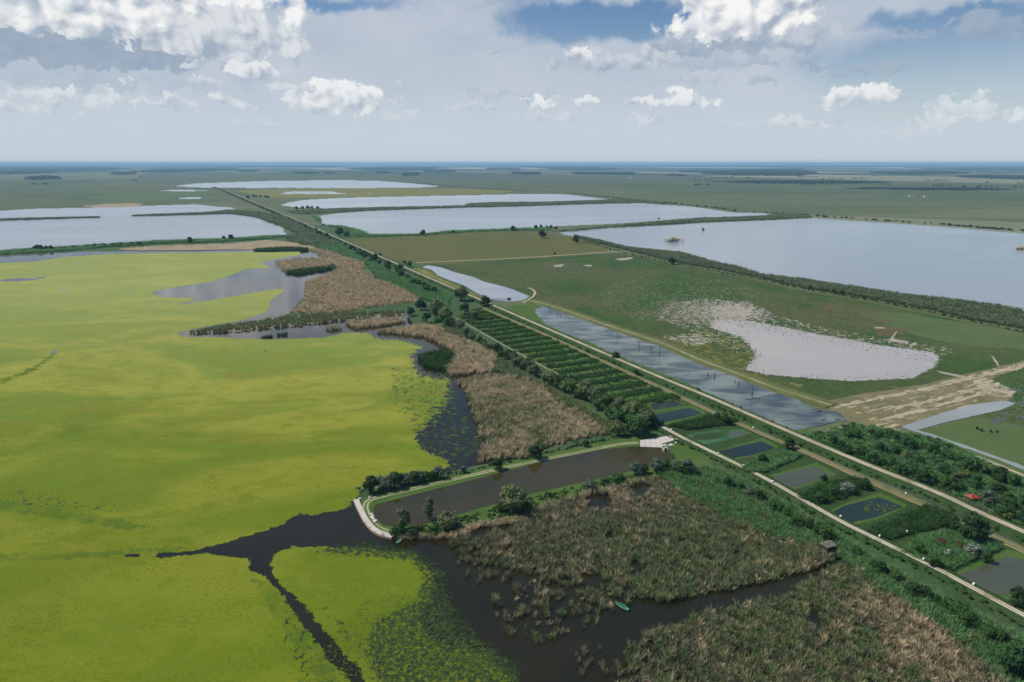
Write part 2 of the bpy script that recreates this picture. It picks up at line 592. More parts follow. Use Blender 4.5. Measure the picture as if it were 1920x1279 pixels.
def track_mat(name, sand, sand2, grass, rut=True, edge=0.16, mid=0.5, midw=0.13, cover=0.5):
    """unpaved track: two worn wheel lines, grass between and at the edges"""
    m, n, b = new_mat(name)
    geo = n.new('ShaderNodeNewGeometry')
    at = n.new('ShaderNodeAttribute', attribute_name='across')
    u = at.outputs['Fac']
    nz = n.noise(geo.outputs['Position'], 1 / 1.6, 5.0, 0.7)
    nz2 = n.noise(geo.outputs['Position'], 1 / 14.0, 4.0, 0.6)
    c = n.mix(n.step(nz2, 0.38, 0.62), sand, sand2)
    c = n.mix(n.m('MULTIPLY', n.step(nz, 0.35, 0.7), 0.35), c, tuple(q * 0.62 for q in sand))
    du = n.m('ABSOLUTE', n.m('SUBTRACT', u, 0.5))
    e = n.step(n.m('ADD', du, n.m('MULTIPLY', n.m('SUBTRACT', nz, 0.5), 0.25)), 0.5 - edge, 0.5 - edge * 0.4)
    gfac = e
    if rut:
        mid_ = n.step(n.m('ADD', du, n.m('MULTIPLY', n.m('SUBTRACT', nz, 0.5), 0.22)), midw, midw * 0.5)
        gfac = n.m('MAXIMUM', e, n.m('MULTIPLY', mid_, cover))
    worn = n.step(n.noise(geo.outputs['Position'], 1 / 7.0, 4.0, 0.65), 0.55, 0.66)
    gfac = n.m('MAXIMUM', gfac, n.m('MULTIPLY', worn, 0.55))
    c = n.mix(gfac, c, grass)
    n.put(b.inputs['Base Color'], c)
    b.inputs['Roughness'].default_value = 0.95
    b.inputs['Specular IOR Level'].default_value = 0.1
    return m


M = {}
M['steppe'] = None
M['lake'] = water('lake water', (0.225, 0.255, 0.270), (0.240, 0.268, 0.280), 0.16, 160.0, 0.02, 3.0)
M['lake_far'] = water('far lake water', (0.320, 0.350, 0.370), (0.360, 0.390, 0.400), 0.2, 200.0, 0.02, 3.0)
M['pond_dark'] = water('dark pond water', (0.013, 0.012, 0.003), (0.018, 0.015, 0.004), 0.05, 40.0, 0.01, 1.2)
M['canal'] = water('canal water', (0.034, 0.030, 0.010), (0.044, 0.036, 0.012), 0.06, 30.0, 0.006, 1.0)
M['pool_blue'] = water('pool water', (0.040, 0.055, 0.055), (0.170, 0.195, 0.165), 0.10, 13.0, 0.008, 1.2)
M['pale_pond'] = water('pale pond water', (0.24, 0.25, 0.27), (0.28, 0.29, 0.31), 0.14, 30.0, 0.01, 1.2)
M['dark_blue'] = water('fish pond water', (0.012, 0.020, 0.014), (0.018, 0.028, 0.018), 0.06, 20.0, 0.004, 1.0)
M['fish_grey'] = water('silty fish pond water', (0.060, 0.066, 0.040), (0.074, 0.080, 0.050), 0.08, 16.0, 0.004, 1.0)
M['fish_green'] = water('algae pond water', (0.045, 0.115, 0.030), (0.030, 0.085, 0.022), 0.2, 14.0, 0.004, 1.0)
M['stream'] = water('grey channel water', (0.22, 0.24, 0.22), (0.26, 0.28, 0.26), 0.2, 30.0, 0.01, 1.2)
M['salt_water'] = water('milky shallow water', (0.325, 0.300, 0.278), (0.360, 0.332, 0.305), 0.35, 80.0, 0.01, 3.0)

gA, gB, gC = (0.060, 0.078, 0.030), (0.085, 0.092, 0.040), (0.040, 0.060, 0.022)
M['olive_field'] = soil('olive pasture', [(0.098, 0.098, 0.026), (0.082, 0.090, 0.024), (0.058, 0.068, 0.018)], 90.0, 5.0, contrast=0.3, stretch=(0.4, 1, 1))
M['meadow'] = soil('green meadow', [(0.034, 0.076, 0.014), (0.056, 0.090, 0.020), (0.018, 0.040, 0.008), (0.088, 0.092, 0.034)], 45.0, 3.5, contrast=0.65, bump=0.3, s0=110.0, wind=(0.44, 0.58))
M['bank'] = soil('bank grass', [(0.056, 0.108, 0.018), (0.072, 0.122, 0.026), (0.032, 0.062, 0.012)], 14.0, 0.8, contrast=0.5, bump=0.5, bumpdist=0.4)
M['bank_dark'] = soil('rank grass', [(0.028, 0.060, 0.015), (0.042, 0.076, 0.021), (0.014, 0.032, 0.009)], 12.0, 1.2, contrast=0.5, bump=0.6, bumpdist=0.5)
M['verge'] = soil('dry verge grass', [(0.105, 0.110, 0.034), (0.072, 0.088, 0.024), (0.16, 0.14, 0.07)], 16.0, 1.2, contrast=0.4, bump=0.3)
M['reed_floor'] = soil('reed litter', [(0.026, 0.026, 0.012), (0.020, 0.024, 0.010), (0.012, 0.014, 0.006)], 14.0, 0.9, contrast=0.6, bump=0.5)
M['reed_brown'] = soil('distant dry reed', [(0.360, 0.280, 0.175), (0.280, 0.220, 0.135), (0.170, 0.140, 0.080)], 25.0, 2.0, contrast=0.55, bump=0.8, bumpdist=1.5)
M['reed_green'] = soil('distant green reed', [(0.062, 0.112, 0.042), (0.048, 0.090, 0.030), (0.028, 0.056, 0.018)], 30.0, 3.0, contrast=0.5, bump=0.8, bumpdist=1.5)
M['sandy'] = soil('bare sandy soil', [(0.400, 0.340, 0.235), (0.320, 0.270, 0.180), (0.200, 0.170, 0.100)], 12.0, 1.6, contrast=0.5)
M['sand_grass'] = soil('dry trampled grass', [(0.13, 0.12, 0.050), (0.19, 0.16, 0.082), (0.080, 0.085, 0.034)], 18.0, 2.0, contrast=0.5)
M['salt'] = soil('salt crust', [(0.340, 0.310, 0.265), (0.270, 0.245, 0.200), (0.190, 0.170, 0.115)], 10.0, 1.6, contrast=0.4)
M['salt_dull'] = soil('thin salt crust', [(0.24, 0.23, 0.17), (0.20, 0.19, 0.13), (0.13, 0.13, 0.07)], 10.0, 1.6, contrast=0.5)
M['rust'] = soil('reddish saltwort', [(0.105, 0.080, 0.035), (0.085, 0.080, 0.032), (0.060, 0.066, 0.026)], 20.0, 2.5, contrast=0.5)
M['yellow_grass'] = soil('yellow rush', [(0.19, 0.17, 0.035), (0.13, 0.13, 0.030), (0.09, 0.10, 0.03)], 8.0, 1.2, contrast=0.5)
M['meadow_light'] = soil('light pasture', [(0.080, 0.115, 0.038), (0.070, 0.105, 0.032), (0.050, 0.074, 0.025)], 40.0, 3.0, contrast=0.35)
M['mud'] = soil('damp mud', [(0.10, 0.085, 0.055), (0.075, 0.065, 0.040), (0.05, 0.05, 0.025)], 6.0, 1.0, contrast=0.5)
M['concrete'] = soil('worn concrete', [(0.50, 0.45, 0.40), (0.44, 0.40, 0.35), (0.32, 0.29, 0.25)], 4.0, 0.6, contrast=0.3)
M['quay_face'] = soil('pink quay wall', [(0.42, 0.25, 0.17), (0.36, 0.23, 0.16), (0.24, 0.17, 0.12)], 3.0, 0.6, contrast=0.3)
M['cloud_shade'] = soil('painted cloud shade', [(0.030, 0.046, 0.040), (0.034, 0.050, 0.044), (0.026, 0.040, 0.036)], 120.0, 12.0, contrast=0.3)  # unused dark tone for painting cloud shade on the plain
M['road_bright'] = track_mat('chalky track', (0.52, 0.46, 0.36), (0.42, 0.36, 0.27), (0.10, 0.115, 0.035), True, 0.10, midw=0.12, cover=0.75)
M['road_sand'] = track_mat('sandy dike road', (0.42, 0.36, 0.26), (0.32, 0.275, 0.19), (0.115, 0.12, 0.045), True, 0.14, midw=0.08, cover=0.35)
M['road_red'] = track_mat('rusty field track', (0.27, 0.185, 0.11), (0.22, 0.18, 0.09), (0.065, 0.100, 0.026), True, 0.16, midw=0.15, cover=0.8)
M['path'] = track_mat('faint path', (0.22, 0.21, 0.14), (0.16, 0.165, 0.10), (0.055, 0.08, 0.03), False, 0.25)
M['path_pale'] = track_mat('pale bank path', (0.36, 0.34, 0.20), (0.22, 0.24, 0.11), (0.075, 0.11, 0.03), True, 0.2, midw=0.2, cover=0.9)
M['wood'] = plain('weathered wood', (0.20, 0.17, 0.14), 0.85, 0.2, 0.3, 0.4)
M['wood_dark'] = plain('dark wood', (0.07, 0.052, 0.040), 0.85, 0.2, 0.3, 0.4)
M['wood_pale'] = plain('bleached wood', (0.36, 0.33, 0.28), 0.85, 0.2, 0.2, 0.4)
M['roof_red'] = plain('red roof sheet', (0.27, 0.045, 0.032), 0.6, 0.3, 0.15, 0.8)
M['thatch'] = plain('grey reed thatch', (0.17, 0.145, 0.12), 0.95, 0.1, 0.3, 0.5)
M['boat_green'] = plain('green boat paint', (0.030, 0.16, 0.09), 0.5, 0.4, 0.15, 0.5)
M['boat_pale'] = plain('pale green boat paint', (0.16, 0.36, 0.25), 0.5, 0.4, 0.12, 0.5)
M['white'] = plain('white paint', (0.72, 0.72, 0.68), 0.6, 0.3, 0.08, 0.5)
M['stone'] = plain('pale limestone', (0.52, 0.49, 0.42), 0.9, 0.2, 0.2, 0.7)
M['bark'] = plain('bark', (0.085, 0.068, 0.052), 0.95, 0.1, 0.3, 0.3)
M['dead'] = plain('dead wood', (0.050, 0.048, 0.044), 0.95, 0.1, 0.3, 0.3)

M['crown_willow'] = leafy('willow leaves', (0.090, 0.138, 0.045), (0.147, 0.188, 0.075), (0.123, 0.143, 0.068), 1.5, 0.2)
M['crown_green'] = leafy('green leaves', (0.030, 0.085, 0.018), (0.065, 0.135, 0.030), (0.042, 0.090, 0.024), 1.5, 0.2)
M['crown_dark'] = leafy('dark leaves', (0.016, 0.050, 0.014), (0.034, 0.080, 0.022), (0.026, 0.058, 0.018), 1.5, 0.15)
M['crown_silver'] = leafy('silver leaves', (0.102, 0.138, 0.102), (0.156, 0.186, 0.144), (0.066, 0.102, 0.066), 0.9, 0.2)
M['crown_yellow'] = leafy('yellow green leaves', (0.132, 0.168, 0.026), (0.180, 0.204, 0.036), (0.120, 0.144, 0.036), 1.2, 0.25)
M['crown_blossom'] = leafy('white blossom and leaves', (0.039, 0.066, 0.033), (0.462, 0.484, 0.440), (0.110, 0.143, 0.099), 0.7, 0.1)
M['crown_rust'] = leafy('rusty shrub leaves', (0.12, 0.055, 0.025), (0.17, 0.085, 0.035), (0.07, 0.05, 0.02), 0.9, 0.2)
M['reed_dry'] = leafy('dry reed', (0.360, 0.300, 0.185), (0.250, 0.215, 0.120), (0.160, 0.180, 0.080), 3.0, 0.25, 9.0)
M['reed_tan'] = leafy('tan reed', (0.68, 0.53, 0.35), (0.56, 0.44, 0.28), (0.38, 0.33, 0.18), 4.0, 0.25, 20.0)
M['reed_mix'] = leafy('grey green reed', (0.180, 0.255, 0.090), (0.120, 0.175, 0.060), (0.220, 0.230, 0.115), 3.0, 0.25, 7.0)
M['reed_fresh'] = leafy('fresh green reed', (0.120, 0.270, 0.085), (0.180, 0.310, 0.115), (0.085, 0.200, 0.065), 3.0, 0.25, 12.0)
M['reed_deep'] = leafy('deep green reed', (0.042, 0.115, 0.026), (0.075, 0.155, 0.036), (0.036, 0.085, 0.022), 3.0, 0.2, 14.0)
M['reed_belt'] = leafy('belt reed', (0.135, 0.175, 0.085), (0.170, 0.200, 0.105), (0.105, 0.150, 0.065), 9.0, 0.2, 60.0)
M['far_wood'] = leafy('far woodland', (0.022, 0.036, 0.020), (0.034, 0.050, 0.026), (0.028, 0.040, 0.022), 60.0, 0.0)

# duckweed carpet
m, n, b = new_mat('duckweed')
geo = n.new('ShaderNodeNewGeometry')
p = geo.outputs['Position']
a = n.step(n.noise(n.v('MULTIPLY', p, (0.5, 1, 1)), 1 / 60.0, 6.0, 0.62, 0.8), 0.42, 0.60)
c = n.mix(a, (0.132, 0.184, 0.022), (0.245, 0.248, 0.036))
a = n.step(n.noise(n.v('ADD', n.v('MULTIPLY', p, (0.6, 1, 1)), (90, 20, 3)), 1 / 26.0, 5.0, 0.6, 0.8), 0.48, 0.72)
c = n.mix(n.m('MULTIPLY', a, 0.55), c, (0.185, 0.155, 0.020))
a = n.step(n.noise(n.v('ADD', p, (9, 60, 3)), 1 / 42.0, 4.0, 0.6, 1.0), 0.54, 0.72)
c = n.mix(n.m('MULTIPLY', a, 0.55), c, (0.078, 0.130, 0.010))
a = n.step(n.noise(p, 1 / 0.9, 5.0, 0.75), 0.50, 0.62)
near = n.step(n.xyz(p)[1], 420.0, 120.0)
am_ = n.step(n.noise(n.v('MULTIPLY', n.v('ADD', p, (31, 7, 2)), (0.6, 1, 1)), 1 / 7.0, 6.0, 0.72, 0.5), 0.46, 0.68)
c = n.mix(n.m('MULTIPLY', am_, 0.5), c, (0.098, 0.122, 0.006))
al_ = n.step(n.noise(n.v('ADD', p, (3, 17, 2)), 1 / 3.0, 6.0, 0.75), 0.55, 0.72)
c = n.mix(n.m('MULTIPLY', al_, 0.40), c, (0.235, 0.245, 0.040))
c = n.mix(n.m('MULTIPLY', n.m('MULTIPLY', a, n.fmix(near, 0.30, 0.85)), n.step(n.noise(p, 1 / 20.0, 3.0), 0.35, 0.6, 0.3, 1.0)), c, (0.045, 0.065, 0.004))
# the carpet turns greener and darker towards the near end
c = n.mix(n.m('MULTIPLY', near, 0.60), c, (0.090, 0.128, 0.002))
c = n.mix(n.step(n.xyz(p)[1], 260.0, 700.0, 0.0, 0.55), c, (0.30, 0.32, 0.115))  # far carpet paler: grazing sky sheen mixed into the colour
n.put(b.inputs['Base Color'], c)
b.inputs['Roughness'].default_value = 0.9
b.inputs['Specular IOR Level'].default_value = 0.03
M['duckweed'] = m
m2 = m.copy(); m2.name = 'thin duckweed'
M['duckweed_thin'] = soil('thin duckweed', [(0.078, 0.125, 0.012), (0.115, 0.150, 0.012), (0.060, 0.100, 0.012)], 12.0, 1.5, contrast=0.5, rough=0.9, spec=0.03)
M['duckweed_dark'] = soil('broken duckweed', [(0.050, 0.090, 0.009), (0.075, 0.110, 0.012), (0.02, 0.035, 0.009)], 6.0, 0.8, contrast=0.6, rough=0.7)
M['lily'] = soil('dark water plants', [(0.016, 0.030, 0.008), (0.026, 0.046, 0.010), (0.010, 0.018, 0.006)], 4.0, 0.6, contrast=0.5, rough=0.7)

# open plain out to the horizon: strips of pasture, stubble and crops
m, n, b = new_mat('plain grassland')
geo = n.new('ShaderNodeNewGeometry')
p = geo.outputs['Position']
rot = n.new('ShaderNodeVectorRotate'); rot.inputs['Angle'].default_value = math.radians(-27)
n.put(rot.inputs['Vector'], p)
q = n.v('MULTIPLY', rot.outputs[0], (1 / 1500.0, 1 / 3800.0, 0.0))
vo = n.new('ShaderNodeTexVoronoi'); vo.feature = 'F1'
vo.inputs['Randomness'].default_value = 0.85
n.put(vo.inputs['Vector'], q); vo.inputs['Scale'].default_value = 1.0
cs = n.new('ShaderNodeSeparateColor'); n.put(cs.inputs[0], vo.outputs['Color'])
fieldc = n.mix(n.step(cs.outputs[0], 0.25, 0.75), (0.055, 0.074, 0.034), (0.150, 0.150, 0.080))
fieldc = n.mix(n.step(cs.outputs[1], 0.72, 0.80), fieldc, (0.40, 0.36, 0.25))
fieldc = n.mix(n.step(cs.outputs[2], 0.70, 0.78), fieldc, (0.032, 0.048, 0.030))
na = n.step(n.noise(n.v('MULTIPLY', p, (0.35, 1, 1)), 1 / 380.0, 6.0, 0.6, 0.4), 0.38, 0.64)
pl = n.mix(na, (0.090, 0.120, 0.058), (0.132, 0.148, 0.078))
nb_ = n.step(n.noise(n.v('MULTIPLY', n.v('ADD', p, (70, 900, 0)), (0.5, 1, 1)), 1 / 90.0, 6.0, 0.65, 0.4), 0.42, 0.66)
pl = n.mix(n.m('MULTIPLY', nb_, 0.6), pl, (0.058, 0.090, 0.044))
nd_ = n.step(n.noise(n.v('MULTIPLY', n.v('ADD', p, (1270, 300, 0)), (0.3, 1, 1)), 1 / 620.0, 5.0, 0.62, 0.6), 0.54, 0.68)
pl = n.mix(n.m('MULTIPLY', nd_, 0.85), pl, (0.170, 0.168, 0.100))
nc = n.step(n.noise(n.v('ADD', p, (7, 40, 0)), 1 / 5.0, 5.0, 0.7), 0.40, 0.66)
pl = n.mix(n.m('MULTIPLY', nc, 0.3), pl, (0.050, 0.062, 0.026))
far = n.step(n.xyz(p)[1], 5200.0, 9500.0, 0.28, 0.9)
n.put(b.inputs['Base Color'], n.mix(far, pl, fieldc))
b.inputs['Roughness'].default_value = 1.0
b.inputs['Specular IOR Level'].default_value = 0.05
M['steppe'] = m

# ------------------------------------------------------------------ ground to the horizon (rings, so near faces stay small)
R = [0.0] + list(np.geomspace(60, 110000, 34))
NA = 72
V, Fc = [(0, 0, 0)], []
for r in R[1:]:
    for i in range(NA):
        a = 2 * math.pi * i / NA
        V.append((r * math.sin(a), r * math.cos(a), 0.0))
for i in range(NA):
    Fc.append((0, 1 + (i + 1) % NA, 1 + i))
for k in range(len(R) - 2):
    for i in range(NA):
        a0, a1 = 1 + k * NA + i, 1 + k * NA + (i + 1) % NA
        Fc.append((a0, a1, a1 + NA, a0 + NA))
g = add('ground', mesh_np('ground', V, Fc, M['steppe']))
meta(g, 'wide flat green and straw plain reaching to the horizon', 'ground', kind='structure')

# ------------------------------------------------------------------ water bodies (outlines in picture pixels, laid on the ground)
LK1 = [(300, 352), (345, 347), (373, 343), (430, 342), (520, 339), (640, 338), (707, 339), (753, 342), (807, 347), (840, 351), (813, 353), (640, 352.5), (417, 352.5)]
LK2 = [(518, 383), (547, 379), (553, 376), (640, 371), (973, 364), (1057, 364), (1107, 370), (1160, 375), (1107, 377), (1023, 380), (923, 381), (880, 383), (873, 387), (807, 388), (770, 389), (640, 391), (567, 390), (533, 387)]
LK3 = [(587, 407), (617, 402), (640, 399), (690, 396), (773, 393), (873, 389.5), (960, 388), (1107, 383), (1207, 381), (1253, 385), (1280, 386), (1312, 389), (1357, 396), (1370, 399), (1395, 400), (1413, 398.5), (1460, 402), (1420, 407), (1323, 409), (1280, 411), (1147, 420), (1073, 423), (973, 428), (840, 433), (780, 439), (683, 439.5), (677, 433), (640, 425), (600, 423), (597, 418), (610, 416)]
LK4 = [(1035, 436), (1090, 432), (1140, 427), (1280, 421), (1313, 418), (1447, 413), (1527, 409), (1580, 413), (1680, 419), (1780, 426), (1847, 432), (1920, 438), (2330, 476), (2330, 668), (1920, 586), (1873, 575), (1780, 564), (1680, 552), (1580, 537), (1513, 527), (1430, 517), (1387, 503), (1347, 495), (1320, 488), (1300, 482), (1280, 475), (1223, 470), (1173, 465), (1123, 452), (1073, 443)]
LK5 = [(-400, 410), (-60, 400), (7, 396), (33, 392), (200, 389), (333, 384), (377, 383), (380, 387), (433, 389), (450, 393), (410, 399), (433, 402), (477, 407), (500, 415), (530, 420), (533, 427), (530, 433), (540, 440), (520, 443), (417, 450), (300, 453), (167, 462), (0, 471), (-400, 500)]
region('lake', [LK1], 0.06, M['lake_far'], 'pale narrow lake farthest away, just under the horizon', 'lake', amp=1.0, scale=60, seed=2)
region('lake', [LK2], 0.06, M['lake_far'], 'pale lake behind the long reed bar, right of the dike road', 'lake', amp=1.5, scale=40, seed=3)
region('lake', [LK3], 0.06, M['lake'], 'broad grey lake between the reed bar and the olive pasture', 'lake', amp=1.8, scale=30, seed=4)
region('lake', [LK4], 0.06, M['lake'], 'largest grey blue lake, filling the right side of the plain', 'lake', amp=2.2, scale=24, seed=5)
region('lake', [LK5], 0.06, M['lake'], 'grey lake at the left edge crossed by thin reed strips', 'lake', amp=2.0, scale=30, seed=6)

# shallow duckweed pond, with the open water under the reed bed in the foreground
POND = [(-420, 508), (0, 481), (133, 472), (333, 471), (457, 467), (500, 470), (572, 469), (590, 473), (600, 485), (560, 488), (530, 495), (532, 512), (625, 505), (648, 494), (660, 497), (640, 508), (600, 522), (600, 555), (570, 580), (620, 585), (700, 588), (770, 585), (775, 615), (800, 622), (846, 650),
        (870, 690), (925, 698), (960, 712), (1060, 780), (1110, 815), (1040, 835), (990, 858), (900, 872), (833, 887), (760, 896), (690, 915), (665, 940), (680, 977), (703, 1003), (733, 1011), (783, 1008), (833, 1003), (883, 985), (977, 968), (1030, 944), (1090, 925), (1170, 893), (1235, 893), (1300, 940), (1420, 990), (1560, 1030), (1600, 1080), (1640, 1180), (1640, 1480), (-420, 1480)]
region('pond_water', [POND], 0.05, M['pond_dark'], 'dark still water of the marsh pond around duckweed and reeds', 'pond', amp=1.5, scale=12, seed=7)

DW_A = [(-420, 512), (0, 493), (60, 491), (133, 481), (213, 476), (333, 474), (477, 473), (562, 472), (565, 478), (512, 486), (484, 492), (512, 504), (459, 504), (440, 514), (396, 529), (318, 540), (281, 547), (299, 558), (365, 558), (371, 561), (331, 570), (331, 574), (428, 557), (522, 541), (537, 544), (509, 561), (503, 583), (459, 600), (396, 611), (328, 624), (343, 632), (415, 633), (490, 637), (537, 636), (609, 633), (647, 624), (690, 624), (703, 636), (756, 639), (797, 650), (772, 667), (784, 686), (800, 702), (845, 712),
        (843, 748), (830, 780), (812, 805), (790, 822), (800, 840), (843, 867), (838, 880), (790, 888), (700, 905), (683, 915), (667, 935), (649, 955), (583, 967), (561, 963), (525, 986), (467, 1004), (401, 1024), (357, 1034), (300, 1036), (280, 1041), (300, 1047), (383, 1038), (437, 1046), (470, 1050), (467, 1071), (496, 1080), (525, 1112), (558, 1162), (587, 1203), (601, 1228), (638, 1257), (652, 1279), (760, 1480), (-420, 1480)]
DW_B = [(780, 1480), (689, 1279), (667, 1250), (634, 1213), (601, 1173), (569, 1133), (525, 1097), (505, 1062), (518, 1038), (547, 1026), (620, 1026), (680, 1028), (727, 1036), (773, 1037), (785, 1052), (817, 1077), (823, 1110), (815, 1150), (830, 1180), (880, 1215), (930, 1240), (960, 1275), (900, 1300), (1000, 1480)]


def dw_amp(X, Y, am):
    am = am - 4.0 * np.clip((620 - Y) / 100, 0, 1) + 4.0 * np.clip((Y - 900) / 400, 0, 1)
    for (bx, by, rx, ry, k) in ((800, 760, 75, 90, 26), (840, 1200, 120, 90, 60), (790, 1090, 60, 60, 10), (700, 640, 90, 22, 12), (820, 690, 50, 40, 14), (700, 1240, 100, 80, 6)):
        am = am + k * np.exp(-((X - bx) / rx) ** 2 - ((Y - by) / ry) ** 2)
    return am


def dw_extra(X, Y):
    e = np.zeros(X.shape)
    for (bx, by, rx, ry, k) in ((790, 765, 38, 75, -26), (800, 1180, 75, 60, -36), (700, 1190, 60, 40, -8)):
        e = e + k * np.exp(-((X - bx) / rx) ** 2 - ((Y - by) / ry) ** 2)
    return e
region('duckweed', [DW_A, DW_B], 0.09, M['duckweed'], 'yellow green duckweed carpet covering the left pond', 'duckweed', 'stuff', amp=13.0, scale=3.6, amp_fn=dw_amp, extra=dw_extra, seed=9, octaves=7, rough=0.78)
# darker broken plants at its ragged rim and narrow open slits inside the carpet
for lane, sd_, lab in (([(-100, 1040), (60, 1038), (200, 1034), (330, 1024), (360, 1032), (200, 1046), (60, 1052), (-100, 1054)], 24, 'greener lane leading left from the dark water'), ([(-100, 925), (0, 935), (120, 958), (230, 975), (300, 990), (290, 1000), (200, 988), (90, 970), (-100, 945)], 25, 'faint green lane slanting through the left carpet'),
                       ([(0, 712), (60, 690), (100, 662), (106, 664), (66, 697), (0, 722)], 26, 'thin curved trace in the upper left carpet'), ([(470, 1085), (500, 1090), (560, 1160), (600, 1215), (640, 1290), (610, 1290), (560, 1220), (520, 1160)], 27, 'greener strip beside the narrow dark channel')):
    region('thin_duckweed', [lane], 0.10, M['duckweed_thin'], lab, 'duckweed', 'stuff', amp=16, scale=5, seed=sd_, rough=0.85, cap=1.5)
RIM = [(600, 1035), (680, 1018), (733, 1026), (780, 1034), (800, 1050), (832, 1076), (842, 1130), (900, 1200), (960, 1240), (985, 1290), (985, 1400), (860, 1400), (720, 1290), (690, 1230), (700, 1170), (780, 1130), (800, 1080), (770, 1050), (700, 1042)]
region('water_plants', [RIM], 0.12, M['lily'], 'dark green water plants fraying the edge of the duckweed', 'water plants', 'stuff', amp=42.0, scale=1.5, seed=14, octaves=6, rough=0.85,
       cap=3.0)
region('water_plants', [[(690, 1130), (800, 1110), (840, 1180), (960, 1250), (985, 1400), (640, 1400), (560, 1290), (640, 1190)]], 0.13, M['duckweed_dark'], 'broken light green patches drifting off the duckweed in the foreground', 'water plants', 'stuff', amp=40.0, scale=1.0, seed=19, octaves=5, rough=0.85, cap=-6.0)
region('water_plants', [[(735, 690), (845, 700), (850, 760), (900, 830), (850, 880), (800, 840), (745, 760)]], 0.12, M['duckweed_dark'], 'torn green patches on dark water beside the brown reed bed', 'water plants', 'stuff', amp=30.0, scale=3.5, seed=23, octaves=6, rough=0.85, cap=-4.0)
for sl, sd_ in (([(203, 1044), (215, 1040.5), (262, 1039), (262, 1045), (225, 1045)], 31), ([(0, 524), (88, 519), (86, 524), (0, 530)], 33), ([(92, 658), (104, 656), (108, 662), (94, 664)], 35), ([(205, 534), (222, 533), (220, 536)], 36), ([(226, 546), (250, 545), (248, 548)], 37), ([(100, 542), (134, 542), (120, 545)], 38),
                ([(490, 658), (503, 657), (500, 661)], 39), ([(650, 916), (676, 914), (684, 921), (660, 919)], 40)):
    region('open_water', [sl], 0.12, M['pond_dark'], 'dark slit of open water in the duckweed', 'water', amp=2.5, scale=5, seed=sd_, group='open slits in the duckweed')
region('water_plants', [[(60, 950), (15, 926), (55, 922), (120, 938), (230, 958), (220, 964), (150, 952)], [(540, 1130), (565, 1180), (590, 1230), (630, 1290), (600, 1300), (560, 1240), (530, 1170)], [(610, 1140), (650, 1180), (690, 1225), (690, 1240), (640, 1190)]], 0.12, M['lily'],
       'thin dark lines of plants showing through the duckweed', 'water plants', 'stuff', amp=20.0, scale=2.0, seed=44, octaves=5, rough=0.75, cap=-4.0)

# ------------------------------------------------------------------ land patches
BASIN = [(560, 418), (640, 428), (680, 441), (793, 443), (900, 560), (1000, 600), (1250, 720), (1920, 1040), (2330, 1250), (2330, 1480), (1640, 1480), (1600, 1080), (1560, 1030), (1420, 990), (1240, 893), (1170, 893), (1000, 925), (883, 985), (783, 1010), (733, 1011), (665, 940), (683, 920), (833, 887), (990, 858), (1110, 815), (960, 712), (925, 698), (846, 650), (775, 610), (760, 585), (620, 583), (590, 600), (500, 603), (540, 589), (572, 555), (600, 520), (648, 494), (600, 483), (590, 470), (500, 468), (457, 467), (130, 472), (0, 479), (-420, 506), (-420, 496), (0, 470), (167, 462), (300, 453), (520, 443), (545, 440), (540, 420)]
region('marsh_grass', [BASIN], 0.08, M['reed_green'], 'green marsh grass along the dike road and around the ponds', 'marsh grass', 'structure', amp=2.0, scale=14, seed=51)
STRIP = [(856, 592), (900, 576), (968, 605), (1025, 628), (1094, 661), (1178, 700), (1240, 728), (1307, 760), (1427, 814), (1511, 849), (1642, 910), (1781, 970), (1851, 1003), (1920, 1034), (2330, 1230), (2330, 1400), (1920, 1159), (1835, 1113), (1739, 1061), (1623, 1005), (1442, 903), (1338, 852), (1244, 804), (1130, 745), (1031, 695), (906, 626)]
region('pond_strip_ground', [STRIP], 0.14, M['bank_dark'], 'dark green rank ground between the two tracks', 'ground', amp=1.0, scale=8, seed=53)
OLIVE = [(645, 449), (700, 446), (793, 442), (870, 437), (967, 433.5), (1033, 437), (1090, 449), (1123, 457), (1165, 473), (1140, 474), (1040, 482), (923, 489), (840, 496), (780, 496), (745, 490), (690, 468)]
region('pasture', [OLIVE], 0.10, M['olive_field'], 'olive brown pasture beside the dike road', 'pasture', amp=1.5, scale=30, seed=55)
MEAD = [(780, 497), (840, 496.5), (923, 489.5), (1040, 482.5), (1165, 474), (1280, 497), (1347, 509), (1413, 522), (1513, 545), (1613, 560), (1747, 585), (1813, 602), (1920, 622), (2330, 700), (2330, 720), (1920, 684), (1821, 706), (1559, 758), (1502, 744), (1452, 731), (1382, 703), (1311, 678), (1172, 624), (1062, 586), (1000, 566), (955, 541), (906, 528), (853, 511), (803, 497)]
region('meadow', [MEAD], 0.10, M['meadow'], 'dark green salt meadow around the milky pool', 'meadow', amp=1.5, scale=20, seed=57)
region('meadow', [[(1600, 585), (1700, 588), (1813, 606), (1920, 626), (2330, 706), (2330, 716), (1920, 655), (1830, 650), (1760, 640), (1700, 625), (1640, 600)]], 0.14, M['meadow_light'], 'lighter green pasture below the large lake on the right', 'meadow', amp=7, scale=30, seed=58)
region('meadow', [[(1480, 556), (1560, 570), (1640, 585), (1700, 625), (1730, 640), (1650, 640), (1640, 610), (1560, 590)]], 0.15, M['rust'], 'reddish brown saltwort patch in the meadow', 'meadow', 'stuff', amp=20, scale=24, seed=59, cap=-1.0)
SALTPOOL = [(1336, 601), (1380, 598), (1438, 608), (1523, 625), (1647, 647), (1750, 661), (1764, 671), (1750, 689), (1711, 710), (1594, 715), (1523, 710), (1438, 703), (1396, 693), (1417, 668), (1406, 650), (1389, 632), (1332, 615)]
region('salt_pool', [SALTPOOL], 0.16, M['salt_water'], 'milky lilac shallow salt pool in the green meadow', 'pool', amp=18, scale=2.6, seed=61, rough=0.82, octaves=7)
